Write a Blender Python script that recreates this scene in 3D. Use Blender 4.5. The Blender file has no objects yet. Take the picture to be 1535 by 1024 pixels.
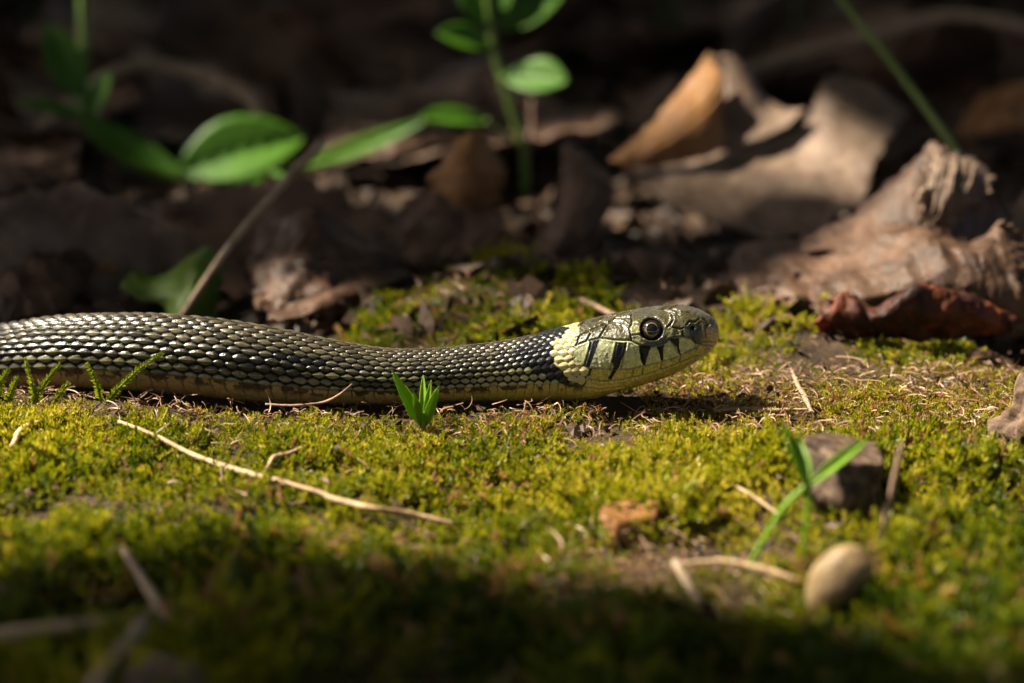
import bpy, math, random
import numpy as np
from mathutils import Vector, Matrix

random.seed(7)
RNG = np.random.default_rng(11)
S = 0.01                      # everything below is laid out in centimetres and scaled to metres
sc = bpy.context.scene
COL = sc.collection

# ------------------------------------------------------------------ camera, sky, sun, exposure
W, H = 1535.0, 1024.0
PITCH = math.radians(18.0)
DIST = 42.64
AIM = np.array([0.0, 0.0, 0.9])
FWD = np.array([0.0, math.cos(PITCH), -math.sin(PITCH)])
UP = np.array([0.0, math.sin(PITCH), math.cos(PITCH)])
CAM = AIM - FWD * DIST
cam_d = bpy.data.cameras.new("camera")
cam_d.lens, cam_d.sensor_width, cam_d.sensor_fit = 100.0, 36.0, 'HORIZONTAL'
cam_d.clip_start, cam_d.clip_end = 0.01, 500.0
cam_d.dof.use_dof = True
cam_d.dof.focus_distance = (DIST - 0.25) * S
cam_d.dof.aperture_fstop = 10.0
cam_d.dof.aperture_blades = 9
cam = bpy.data.objects.new("camera", cam_d)
COL.objects.link(cam)
cam.matrix_world = Matrix(((1, 0, 0, CAM[0] * S), (0, UP[1], -FWD[1], CAM[1] * S),
                           (0, UP[2], -FWD[2], CAM[2] * S), (0, 0, 0, 1)))
sc.camera = cam

SUN = np.array([-0.62, 0.15, 0.75]); SUN /= np.linalg.norm(SUN)
world = bpy.data.worlds.new("World")
sc.world = world
world.use_nodes = True
wn = world.node_tree.nodes
sky = wn.new("ShaderNodeTexSky")
sky.sky_type = 'NISHITA'
sky.sun_disc = False
sky.air_density = 0.25
sky.dust_density = 7.0
sky.ozone_density = 0.0
sky.sun_elevation = math.asin(SUN[2])
sky.sun_rotation = math.atan2(SUN[0], SUN[1])
wn["Background"].inputs["Strength"].default_value = 0.135
world.node_tree.links.new(sky.outputs[0], wn["Background"].inputs["Color"])
sun_d = bpy.data.lights.new("sun", 'SUN')
sun_d.energy = 5.0
sun_d.angle = math.radians(0.53)
sun_d.color = (1.0, 0.90, 0.72)
sun = bpy.data.objects.new("sun", sun_d)
COL.objects.link(sun)
sun.rotation_euler = Vector(SUN).to_track_quat('Z', 'Y').to_euler()
sun.location = Vector(SUN * 300 * S)
sc.view_settings.view_transform = 'Standard'
sc.view_settings.look = 'None'
sc.view_settings.exposure = 1.9
sc.view_settings.gamma = 1.0
sc.cycles.use_denoising = True
sc.cycles.max_bounces = 8
sc.cycles.diffuse_bounces = 3
sc.cycles.glossy_bounces = 3
sc.cycles.transmission_bounces = 5
sc.cycles.sample_clamp_indirect = 4.0


# ------------------------------------------------------------------ pixel <-> place
def ray(px, py):
    return (FWD + np.array([1.0, 0, 0]) * (px - W / 2) / W * 0.36 - UP * (py - H / 2) / W * 0.36)


def at(px, py, y):
    d = ray(px, py)
    return CAM + d * ((y - CAM[1]) / d[1])


def proj(P):
    d = P - CAM
    w = d @ FWD
    return W / 2 + d[..., 0] / w / 0.36 * W, H / 2 - (d @ UP) / w / 0.36 * W


# ------------------------------------------------------------------ numeric helpers
def _hash(ix, iy, iz=0, seed=0):
    ix, iy, iz = np.asarray(ix).astype(np.int64), np.asarray(iy).astype(np.int64), np.asarray(iz).astype(np.int64)
    n = (ix * 374761393 + iy * 668265263 + iz * 2147483647 + seed * 1442695041) & 0xffffffff
    n = ((n ^ (n >> 13)) * 1274126177) & 0xffffffff
    n = ((n ^ (n >> 16)) * 2246822519) & 0xffffffff
    return ((n ^ (n >> 15)) & 0xffffff) / float(0xffffff)


def vnoise(P, seed=0):
    P = np.asarray(P, float)
    if P.shape[-1] == 2:
        P = np.concatenate([P, np.zeros(P.shape[:-1] + (1,))], -1)
    i = np.floor(P).astype(np.int64)
    f = P - i
    f = f * f * (3 - 2 * f)
    r = 0.0
    for dx in (0, 1):
        for dy in (0, 1):
            for dz in (0, 1):
                wgt = (f[..., 0] if dx else 1 - f[..., 0]) * (f[..., 1] if dy else 1 - f[..., 1]) * (f[..., 2] if dz else 1 - f[..., 2])
                r = r + wgt * _hash(i[..., 0] + dx, i[..., 1] + dy, i[..., 2] + dz, seed)
    return r * 2 - 1


def fbm(P, seed=0, octv=4):
    P = np.asarray(P, float)
    a, t, r = 1.0, 0.0, 0.0
    for k in range(octv):
        r = r + a * vnoise(P * 2 ** k + 17.3 * k, seed + k)
        t += a
        a *= 0.5
    return r / t * 1.4


def sstep(a, b, x):
    t = np.clip((x - a) / (b - a), 0, 1)
    return t * t * (3 - 2 * t)


def pchip(xs, ys, x):
    xs, ys = np.asarray(xs, float), np.asarray(ys, float)
    h = np.diff(xs); d = np.diff(ys) / h
    m = np.zeros_like(ys)
    for i in range(1, len(xs) - 1):
        if d[i - 1] * d[i] > 0:
            w1, w2 = 2 * h[i] + h[i - 1], h[i] + 2 * h[i - 1]
            m[i] = (w1 + w2) / (w1 / d[i - 1] + w2 / d[i])
    m[0], m[-1] = d[0], d[-1]
    k = np.clip(np.searchsorted(xs, x) - 1, 0, len(h) - 1)
    t = (x - xs[k]) / h[k]
    return ((2 * t**3 - 3 * t**2 + 1) * ys[k] + (t**3 - 2 * t**2 + t) * h[k] * m[k]
            + (-2 * t**3 + 3 * t**2) * ys[k + 1] + (t**3 - t**2) * h[k] * m[k + 1])


def crom(P, n):
    """Catmull-Rom resample of control points along axis 0 to n points"""
    P = np.asarray(P, float)
    m = len(P)
    if m == 2:
        t = np.linspace(0, 1, n).reshape((n,) + (1,) * (P.ndim - 1))
        return P[0] * (1 - t) + P[1] * t
    E = np.concatenate([2 * P[:1] - P[1:2], P, 2 * P[-1:] - P[-2:-1]])
    s = np.linspace(0, m - 1, n)
    i = np.minimum(s.astype(int), m - 2)
    t = (s - i).reshape((n,) + (1,) * (P.ndim - 1))
    a, b, c, d = E[i], E[i + 1], E[i + 2], E[i + 3]
    return 0.5 * (2 * b + (c - a) * t + (2 * a - 5 * b + 4 * c - d) * t**2 + (3 * b - a - 3 * c + d) * t**3)


def in_poly(px, py, poly):
    poly = np.asarray(poly, float)
    r = np.zeros(np.shape(px), bool)
    j = len(poly) - 1
    for i in range(len(poly)):
        xi, yi = poly[i]; xj, yj = poly[j]
        c = ((yi > py) != (yj > py)) & (px < (xj - xi) * (py - yi) / (yj - yi + 1e-12) + xi)
        r ^= c
        j = i
    return r


def d_line(px, py, line):
    line = np.asarray(line, float)
    best = np.full(np.shape(px), 1e9)
    for a, b in zip(line[:-1], line[1:]):
        ab = b - a
        t = np.clip(((px - a[0]) * ab[0] + (py - a[1]) * ab[1]) / (ab @ ab + 1e-12), 0, 1)
        best = np.minimum(best, np.hypot(px - a[0] - t * ab[0], py - a[1] - t * ab[1]))
    return best


# ------------------------------------------------------------------ materials
def new_mat(name):
    m = bpy.data.materials.new(name)
    m.use_nodes = True
    nt = m.node_tree
    return m, nt, nt.nodes["Principled BSDF"], nt.nodes["Material Output"]


def ramp(nt, fac, stops):
    r = nt.nodes.new("ShaderNodeValToRGB")
    els = r.color_ramp.elements
    while len(els) < len(stops):
        els.new(0.5)
    for e, (p, c) in zip(els, stops):
        e.position = p
        e.color = (*c, 1)
    nt.links.new(fac, r.inputs[0])
    return r.outputs[0]


def noise_node(nt, scale, detail=5, rough=0.6, dist=0.0):
    tc = nt.nodes.new("ShaderNodeTexCoord")
    n = nt.nodes.new("ShaderNodeTexNoise")
    n.inputs["Scale"].default_value = scale
    n.inputs["Detail"].default_value = detail
    n.inputs["Roughness"].default_value = rough
    n.inputs["Distortion"].default_value = dist
    nt.links.new(tc.outputs["Object"], n.inputs["Vector"])
    return n.outputs["Fac"]


def add_bump(nt, bsdf, fac, dist, strength=0.6):
    b = nt.nodes.new("ShaderNodeBump")
    b.inputs["Strength"].default_value = strength
    b.inputs["Distance"].default_value = dist
    nt.links.new(fac, b.inputs["Height"])
    nt.links.new(b.outputs[0], bsdf.inputs["Normal"])


def translucent_mix(nt, bsdf, out, colour_socket, amount, tint=None):
    t = nt.nodes.new("ShaderNodeBsdfTranslucent")
    if tint is not None:
        mx = nt.nodes.new("ShaderNodeMix")
        mx.data_type = 'RGBA'; mx.blend_type = 'MULTIPLY'
        mx.inputs["Factor"].default_value = 1.0
        nt.links.new(colour_socket, mx.inputs["A"])
        mx.inputs["B"].default_value = (*tint, 1)
        colour_socket = mx.outputs["Result"]
    nt.links.new(colour_socket, t.inputs["Color"])
    ms = nt.nodes.new("ShaderNodeMixShader")
    ms.inputs[0].default_value = amount
    nt.links.new(bsdf.outputs[0], ms.inputs[1])
    nt.links.new(t.outputs[0], ms.inputs[2])
    nt.links.new(ms.outputs[0], out.inputs["Surface"])


def mottled(name, stops, scale, rough=0.7, trans=0.0, tint=None, bump=0.0003, bscale=None, detail=6, spec=0.35):
    m, nt, b, out = new_mat(name)
    f = noise_node(nt, scale, detail, 0.65, 0.4)
    c = ramp(nt, f, stops)
    nt.links.new(c, b.inputs["Base Color"])
    b.inputs["Roughness"].default_value = rough
    b.inputs["Specular IOR Level"].default_value = spec
    if bump:
        add_bump(nt, b, noise_node(nt, bscale or scale * 4, 6, 0.7), bump)
    if trans:
        translucent_mix(nt, b, out, c, trans, tint)
    return m


MAT = {
    'soil': mottled('dark_soil', [(0.3, (0.014, 0.008, 0.004)), (0.55, (0.04, 0.022, 0.010)), (0.75, (0.08, 0.045, 0.022))], 120, 0.95, bump=0.0012, bscale=420),
    'dead_brown': mottled('dead_leaf_brown', [(0.32, (0.022, 0.010, 0.006)), (0.48, (0.075, 0.038, 0.021)), (0.70, (0.15, 0.082, 0.050))], 130, 0.5, 0.18, (1.0, 0.6, 0.3), 0.0007, 520),
    'dead_pale': mottled('dead_leaf_pale', [(0.30, (0.07, 0.042, 0.027)), (0.5, (0.15, 0.098, 0.068)), (0.72, (0.25, 0.175, 0.125))], 140, 0.55, 0.15, (1.0, 0.6, 0.3), 0.0005, 700),
    'dead_dark': mottled('dead_leaf_dark', [(0.28, (0.03, 0.016, 0.009)), (0.5, (0.085, 0.046, 0.026)), (0.72, (0.15, 0.088, 0.054))], 90, 0.65, 0.1, (1.0, 0.6, 0.3), 0.0006, 500),
    'dead_orange': mottled('dead_leaf_orange', [(0.28, (0.15, 0.06, 0.018)), (0.5, (0.28, 0.13, 0.04)), (0.72, (0.36, 0.19, 0.08))], 90, 0.6, 0.3, (1.0, 0.6, 0.3), 0.0003, 500),
    'dead_red': mottled('dead_leaf_red', [(0.38, (0.03, 0.012, 0.008)), (0.5, (0.09, 0.028, 0.014)), (0.64, (0.26, 0.07, 0.025))], 130, 0.55, 0.45, (1.0, 0.36, 0.14), 0.0004, 700),
    'leaf_green': mottled('fresh_leaf', [(0.3, (0.035, 0.11, 0.005)), (0.6, (0.065, 0.17, 0.008)), (0.8, (0.10, 0.21, 0.012))], 60, 0.45, 0.4, (1.0, 1.0, 0.5), 0.00015, 500),
    'leaf_torn': mottled('torn_leaf', [(0.3, (0.06, 0.13, 0.007)), (0.55, (0.11, 0.19, 0.012)), (0.75, (0.17, 0.22, 0.035))], 80, 0.45, 0.35, (1.0, 1.0, 0.5), 0.0002, 500),
    'stem_green': mottled('green_stem', [(0.3, (0.07, 0.13, 0.018)), (0.7, (0.15, 0.21, 0.04))], 80, 0.5, 0.0, None, 0.0001),
    'sprout': mottled('young_sprout', [(0.3, (0.14, 0.30, 0.012)), (0.7, (0.26, 0.42, 0.03))], 150, 0.4, 0.45, (1.0, 1.0, 0.6), 0.0001, 900),
    'straw': mottled('dry_straw', [(0.3, (0.26, 0.17, 0.085)), (0.5, (0.45, 0.32, 0.18)), (0.72, (0.58, 0.46, 0.29))], 300, 0.55, 0.0, None, 0.0003, 900),
    'straw_dull': mottled('weathered_straw', [(0.3, (0.13, 0.09, 0.055)), (0.5, (0.25, 0.18, 0.115)), (0.72, (0.35, 0.27, 0.18))], 300, 0.65, 0.0, None, 0.0003, 900),
    'straw_mid': mottled('tan_straw', [(0.3, (0.14, 0.085, 0.04)), (0.5, (0.33, 0.22, 0.115)), (0.72, (0.48, 0.36, 0.21))], 420, 0.55, 0.0, None, 0.0003, 900),
    'twig': mottled('brown_twig', [(0.3, (0.09, 0.05, 0.032)), (0.5, (0.2, 0.12, 0.08)), (0.72, (0.3, 0.2, 0.14))], 300, 0.65, 0.0, None, 0.0003, 800),
    'stone': mottled('brown_stone', [(0.36, (0.018, 0.009, 0.005)), (0.5, (0.06, 0.033, 0.018)), (0.68, (0.17, 0.11, 0.07))], 420, 0.7, 0.0, None, 0.0008, 700, 8),
    'pale_stone': mottled('tan_stone', [(0.38, (0.02, 0.01, 0.006)), (0.5, (0.08, 0.045, 0.026)), (0.66, (0.20, 0.13, 0.085))], 220, 0.75, 0.0, None, 0.0008, 600, 8),
    'seed': mottled('tan_seed', [(0.34, (0.09, 0.05, 0.02)), (0.46, (0.20, 0.13, 0.06)), (0.7, (0.29, 0.21, 0.11))], 300, 0.5, 0.0, None, 0.0004, 500),
    'bark': mottled('added_shrub_bark', [(0.3, (0.05, 0.035, 0.025)), (0.7, (0.13, 0.1, 0.07))], 40, 0.8, 0.0, None, 0.003, 60),
    'shade_canopy': mottled('shade_canopy_leaf', [(0.3, (0.03, 0.08, 0.012)), (0.7, (0.06, 0.13, 0.02))], 6, 0.5, 0.12, (1.0, 1.0, 0.5), 0.0),  # leaves of the unseen shrub added to block sun and sky
    'fern_dark': mottled('shade_grass', [(0.3, (0.03, 0.065, 0.012)), (0.7, (0.06, 0.10, 0.02))], 30, 0.5, 0.25, (1.0, 1.0, 0.5), 0.0),
}


def instanced_mat(name, stops, trans, rough=0.55, spec=0.35, tint=(1.0, 1.0, 0.5)):
    m, nt, b, out = new_mat(name)
    a = nt.nodes.new("ShaderNodeAttribute")
    a.attribute_type = 'INSTANCER'
    a.attribute_name = 'tint'
    c = ramp(nt, a.outputs["Fac"], stops)
    nt.links.new(c, b.inputs["Base Color"])
    b.inputs["Roughness"].default_value = rough
    b.inputs["Specular IOR Level"].default_value = spec
    translucent_mix(nt, b, out, c, trans, tint)
    return m


MAT['moss'] = instanced_mat('moss_leaf', [(0.0, (0.05, 0.085, 0.004)), (0.3, (0.16, 0.185, 0.006)), (0.55, (0.33, 0.31, 0.012)),
                                          (0.80, (0.50, 0.42, 0.06)), (0.88, (0.26, 0.13, 0.05)), (1.0, (0.38, 0.22, 0.13))], 0.45, 0.45, 0.4)
MAT['fibre'] = instanced_mat('dry_fibre', [(0.0, (0.08, 0.035, 0.016)), (0.5, (0.22, 0.115, 0.06)), (0.85, (0.36, 0.21, 0.12)), (1.0, (0.46, 0.33, 0.22))], 0.15, 0.5, 0.4, (1, .8, .6))
MAT['crumb'] = instanced_mat('litter_crumb', [(0.0, (0.02, 0.012, 0.008)), (0.5, (0.045, 0.024, 0.013)), (1.0, (0.08, 0.046, 0.027))], 0.1, 0.6, 0.3, (1, .7, .5))


# ------------------------------------------------------------------ object helpers
def mesh_obj(name, V, F, mat, parent=None, smooth=True, origin=None):
    V = np.asarray(V, float)
    o_ = np.zeros(3) if origin is None else np.asarray(origin, float)
    me = bpy.data.meshes.new(name)
    V = (V - o_) * S
    if isinstance(F, np.ndarray):
        k = F.shape[1]
        me.vertices.add(len(V)); me.vertices.foreach_set("co", V.astype(np.float32).ravel())
        me.loops.add(F.size); me.loops.foreach_set("vertex_index", F.astype(np.int32).ravel())
        me.polygons.add(len(F)); me.polygons.foreach_set("loop_start", np.arange(0, F.size, k, dtype=np.int32))
        me.update(calc_edges=True)
    else:
        me.from_pydata([tuple(v) for v in V], [], [tuple(int(i) for i in f) for f in F])
    if smooth and len(me.polygons):
        me.polygons.foreach_set("use_smooth", np.ones(len(me.polygons), bool))
    if mat is not None:
        me.materials.append(MAT[mat] if isinstance(mat, str) else mat)
    o = bpy.data.objects.new(name, me)
    COL.objects.link(o)
    if parent is not None:
        o.parent = parent
        o.location = Vector(o_ * S) - parent.location
    else:
        o.location = Vector(o_ * S)
    return o


def tag(o, label, cat, group=None):
    o['label'] = label
    o['category'] = cat
    if group:
        o['group'] = group
    return o


def thing(name, label, cat, loc, group=None):
    o = bpy.data.objects.new(name, None)
    o.empty_display_size = 0.01
    COL.objects.link(o)
    o.location = Vector(np.asarray(loc, float) * S)
    return tag(o, label, cat, group)


def grid_faces(nu, nv, closed=False):
    i = np.arange(nu - 1)[:, None]
    j = np.arange(nv if closed else nv - 1)[None, :]
    j2 = (j + 1) % nv
    return np.stack([i * nv + j, (i + 1) * nv + j, (i + 1) * nv + j2, i * nv + j2], -1).reshape(-1, 4)


def tube(pts, radii, n=40, seg=10, rough=0.0, seed=0, flat=1.0):
    """tapered tube along control points: verts, quad faces (ends pinched shut)"""
    P = crom(np.asarray(pts, float), n)
    R = np.interp(np.linspace(0, 1, n), np.linspace(0, 1, len(radii)), radii)
    P = np.concatenate([P[:1], P, P[-1:]]); R = np.concatenate([[R[0] * 0.02], R, [R[-1] * 0.02]])
    T = np.gradient(P, axis=0)
    T[0], T[-1] = T[1], T[-2]
    T /= np.linalg.norm(T, axis=1, keepdims=True) + 1e-9
    ref = np.array([0.13, 0.31, 0.94]) if abs(T[len(T) // 2] @ np.array([0.13, 0.31, 0.94])) < 0.9 else np.array([1.0, 0, 0])
    A = np.cross(T, ref); A /= np.linalg.norm(A, axis=1, keepdims=True)
    B = np.cross(A, T)
    th = np.linspace(0, 2 * np.pi, seg, endpoint=False)
    ring = A[:, None] * np.cos(th)[None, :, None] + B[:, None] * np.sin(th)[None, :, None] * flat
    rr = R[:, None]
    if rough:
        q = P[:, None] + ring * R[:, None, None]
        rr = rr * (1 + rough * fbm(q * 9.0, seed, 3))
    V = P[:, None] + ring * (rr[..., None] if np.ndim(rr) == 2 else rr)
    return V.reshape(-1, 3), grid_faces(len(P), seg, True)


def merge(parts):
    Vs, Fs, off = [], [], 0
    for V, F in parts:
        Vs.append(V); Fs.append(np.asarray(F) + off); off += len(V)
    return np.concatenate(Vs), np.concatenate(Fs)


def thick_sheet(P, th):
    """P (nu,nv,3) -> closed sheet of thickness th"""
    nu, nv, _ = P.shape
    du = np.gradient(P, axis=0); dv = np.gradient(P, axis=1)
    N = np.cross(du, dv)
    N /= np.linalg.norm(N, axis=2, keepdims=True) + 1e-9
    top, bot = P + N * th / 2, P - N * th / 2
    V = np.concatenate([top.reshape(-1, 3), bot.reshape(-1, 3)])
    F = grid_faces(nu, nv)
    F2 = F[:, ::-1] + nu * nv
    edge = []
    o = nu * nv
    for i in range(nu - 1):
        a, b = i * nv, (i + 1) * nv
        edge.append((b, a, a + o, b + o))
        a, b = i * nv + nv - 1, (i + 1) * nv + nv - 1
        edge.append((a, b, b + o, a + o))
    for j in range(nv - 1):
        edge.append((j, j + 1, j + 1 + o, j + o))
        a, b = (nu - 1) * nv + j, (nu - 1) * nv + j + 1
        edge.append((b, a, a + o, b + o))
    return V, np.concatenate([F, F2, np.array(edge)])


def patch(rows, nu=60, nv=60, th=0.03, wr=0.05, ws=1.2, rag=0.0, veins=0, vd=0.02, seed=0, px=True, fine=0.0, stri=0.0):
    """sheet through control points; rows of (px,py,depth) or of points in cm"""
    G = np.array([[at(*c) if px else c for c in r] for r in rows], float)
    A = crom(G, nu)
    A = np.swapaxes(crom(np.swapaxes(A, 0, 1), nv), 0, 1)
    if rag:                                # torn outline: resample towards/away from the border
        uu, vv = np.meshgrid(np.linspace(0, 1, nu), np.linspace(0, 1, nv), indexing='ij')
        c = A.mean((0, 1))
        n1 = (fbm(A * 2.2 + seed, seed + 5, 5) + 0.8 * fbm(A * 9.0 + seed, seed + 6, 2)) * rag
        edge = np.maximum.reduce([sstep(0.18, 0, uu), sstep(0.82, 1, uu), sstep(0.18, 0, vv), sstep(0.82, 1, vv)])
        d = A - c
        A = A + d / (np.linalg.norm(d, axis=2, keepdims=True) + 1e-6) * (n1 * edge)[..., None]
    du = np.gradient(A, axis=0); dv = np.gradient(A, axis=1)
    N = np.cross(du, dv); N /= np.linalg.norm(N, axis=2, keepdims=True) + 1e-9
    h = wr * fbm(A * ws + 3.7 * seed, seed, 4)
    if fine:
        h = h + fine * (1 - 2.2 * np.abs(fbm(A * 3.2 + seed, seed + 9, 5)))
    if stri:
        us, vs = np.meshgrid(np.linspace(0, 1, nu), np.linspace(0, 1, nv), indexing='ij')
        sw = np.stack([us * 15 + 2.2 * vs + 0.8 * h / (wr + .02), vs * 2.2], -1)
        h = h + stri * (fbm(sw, seed + 31, 4) - 0.6 * np.abs(fbm(sw * 0.5, seed + 37, 3)))
    if veins:
        u = np.linspace(0, 1, nu)[:, None]; v = np.linspace(-1, 1, nv)[None, :]
        k = (u * veins - np.abs(v) * 1.3)
        side = np.abs(k - np.round(k))
        h = h + vd * (np.exp(-(v / 0.05) ** 2) * 1.5 + 0.7 * np.exp(-(side / 0.09) ** 2))
    return thick_sheet(A + N * h[..., None], th)


def leaf_shape(base, tip, width, nrm, curl=0.1, fold=0.15, nu=22, nv=11, th=0.025, shape=0.45, seed=0, wave=0.0):
    """simple living leaf from base to tip: pointed oval, folded along the midrib"""
    base, tip = np.asarray(base, float), np.asarray(tip, float)
    ax = tip - base; L = np.linalg.norm(ax); ax /= L
    nrm = np.asarray(nrm, float); nrm = nrm - ax * (nrm @ ax); nrm /= np.linalg.norm(nrm)
    sd = np.cross(nrm, ax)
    u = np.linspace(0, 1, nu)
    prof = np.where(u < shape, np.sin(np.pi / 2 * u / shape) ** 0.8, np.cos(np.pi / 2 * (u - shape) / (1 - shape)) ** 0.75)
    prof = np.maximum(prof, 0.015)
    v = np.linspace(-1, 1, nv)
    P = (base + ax * (L * u)[:, None])[:, None] + sd * (prof[:, None] * v[None, :])[..., None] * width / 2
    z = -curl * L * (u - 0.4) ** 2 * 2.0
    hh = z[:, None] + fold * width * (np.abs(v)[None, :] * prof[:, None]) + wave * width * np.sin(u * 14 + seed)[:, None] * (v ** 2)[None, :]
    k = u[:, None] * 7 - np.abs(v)[None, :] * 1.6
    hh = hh - 0.018 * width * np.exp(-(np.abs(k - np.round(k)) / 0.13) ** 2) - 0.03 * width * np.exp(-(v / 0.12) ** 2)[None, :]
    return thick_sheet(P + nrm * hh[..., None], th)


# ------------------------------------------------------------------ the snake's line over the ground
SX = [-140, -60, 0, 60, 100, 200, 300, 400, 500, 600, 650, 700, 750, 800, 839, 864, 888, 913, 938, 963, 987, 1000, 1012, 1020, 1037, 1050, 1057, 1065, 1071.7, 1075, 1077, 1077.7]
ST = [498, 494, 487, 478, 474, 472, 478, 492, 512, 525, 524, 519, 513, 503, 493, 486.5, 480, 474.5, 469.5, 466, 463, 461.6, 460.3, 460, 462.8, 466.5, 469.5, 474, 480, 485.5, 492, 498]
SB = [596, 588, 582, 580, 580, 584, 592, 602, 606, 604, 602, 600, 600, 600, 600, 599, 595, 588, 580, 573.5, 566, 562, 557.4, 553.5, 544, 536, 531.4, 525.5, 518.5, 513, 506, 499]
SY = [3.0, 2.1, 1.5, 1.05, 0.82, 0.5, 0.3, 0.15, 0.05, 0, 0, 0, 0, 0, 0, 0, 0, 0, 0, 0, 0, 0, -.0, -.01, -.02, -.03, -.03, -.04, -.04, -.04, -.04, -.04]
SA = [.50, .50, .48, .50, .51, .56, .58, .56, .50, .44, .42, .41, .42, .46, .52, .57, .61, .62, .60, .56, .52, .50, .47, .45, .395, .34, .305, .25, .18, .125, .06, .004]
SN = [2.1, 2.1, 2.1, 2.1, 2.1, 2.1, 2.1, 2.1, 2.1, 2.1, 2.1, 2.1, 2.1, 2.15, 2.2, 2.25, 2.3, 2.4, 2.5, 2.6, 2.6, 2.6, 2.6, 2.6, 2.5, 2.4, 2.3, 2.2, 2.1, 2, 2, 2]
_path = np.array([at(x, (t + b) / 2, y) for x, t, b, y in zip(SX, ST, SB, SY)])
_prad = np.array([(b - t) / 2 * 0.01 for t, b in zip(ST, SB)])
_pp = np.stack([np.interp(np.linspace(0, 1, 160), np.linspace(0, 1, len(SX)), _path[:, k]) for k in range(3)], -1)
_pr = np.interp(np.linspace(0, 1, 160), np.linspace(0, 1, len(SX)), _prad)
_far = np.stack([np.linspace(_pp[0, 0], _pp[0, 0] - 8, 40), np.linspace(_pp[0, 1], _pp[0, 1] + 9, 40), np.full(40, _pp[0, 2])], -1)[::-1]
_pp = np.concatenate([_far, _pp]); _pr = np.concatenate([np.full(40, _pr[0]), _pr])


def snake_near(x, y):
    d = np.full(np.shape(x), 1e9); zb = np.zeros(np.shape(x)); rr = np.ones(np.shape(x))
    for p, r in zip(_pp, _pr):
        q = np.hypot(x - p[0], y - p[1])
        m = q < d
        d = np.where(m, q, d); zb = np.where(m, p[2] - r, zb); rr = np.where(m, r, rr)
    return d, zb, rr


def ground_z(x, y):
    x, y = np.asarray(x, float), np.asarray(y, float)
    P = np.stack([x, y], -1)
    near = np.exp(-((np.hypot(x, y * 0.8)) / 45.0) ** 2)
    h = 0.30 * fbm(P / 4.2, 3, 3) + 0.20 * fbm(P / 0.9, 8, 3)
    h = h + 0.45 * fbm(P / 6.0, 21, 3) * sstep(4, 12, y)
    h = h + 3.0 * fbm(P / 60.0, 30, 2) * (1 - near)
    h = h + 0.55 * np.exp(-((x + 0.4) / 2.6) ** 2 - ((y - 5.2) / 1.9) ** 2)       # mossy hump behind the neck
    h = h - 0.20 - 0.25 * sstep(-3, -9, y) + 0.5 * sstep(14, 40, y)
    h = h * (0.35 + 0.65 * sstep(0.5, 4.0, np.abs(y + 0.5))) if True else h
    h = h - 0.05
    m = (np.abs(x) < 30) & (np.abs(y) < 20)
    if np.any(m):
        d, zb, rr = snake_near(x[m], y[m])
        k = sstep(rr * 2.6, rr * 0.9, d)
        lo = np.clip(zb, -0.6, 0.02) - 0.06
        hm = h[m]
        h[m] = hm * (1 - k) + np.where(zb > 0.1, np.minimum(hm, -0.12), lo) * k
    return h


def gz(x, y):
    return float(ground_z(np.array([x]), np.array([y]))[0])


def on_ground(px, py, lift=0.0):
    d = ray(px, py)
    lo, hi = 20.0, 120.0
    ts = np.linspace(lo, hi, 600)
    Q = CAM + d[None] * ts[:, None]
    g = Q[:, 2] - ground_z(Q[:, 0], Q[:, 1]) - lift
    k = np.argmax(g < 0) if np.any(g < 0) else len(ts) - 1
    k = max(k, 1)
    t = ts[k - 1] + (ts[k] - ts[k - 1]) * g[k - 1] / (g[k - 1] - g[k] + 1e-9)
    return CAM + d * t


MOSS_TOP = 0.20


def line_on_moss(pts, lift=MOSS_TOP):
    return [on_ground(a, b, lift) for a, b in pts]


# ------------------------------------------------------------------ ground
def axis(lo, hi, step, far):
    a = list(np.arange(lo, hi + 1e-6, step))
    s, l, h = step, lo, hi
    left, right = [], []
    while l > -far:
        s *= 1.25; l -= s; left.append(l)
    s = step
    while h < far:
        s *= 1.25; h += s; right.append(h)
    return np.array(left[::-1] + a + right)


gx, gy = axis(-17, 17, 0.16, 4000), axis(-14, 34, 0.16, 4000)
XX, YY = np.meshgrid(gx, gy, indexing='ij')
ZZ = ground_z(XX.ravel(), YY.ravel())
gr = mesh_obj('ground', np.stack([XX.ravel(), YY.ravel(), ZZ], -1), grid_faces(len(gx), len(gy)), 'soil')
gr['kind'] = 'structure'
gr['label'] = 'dark forest soil under the moss and dead leaves'


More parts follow.
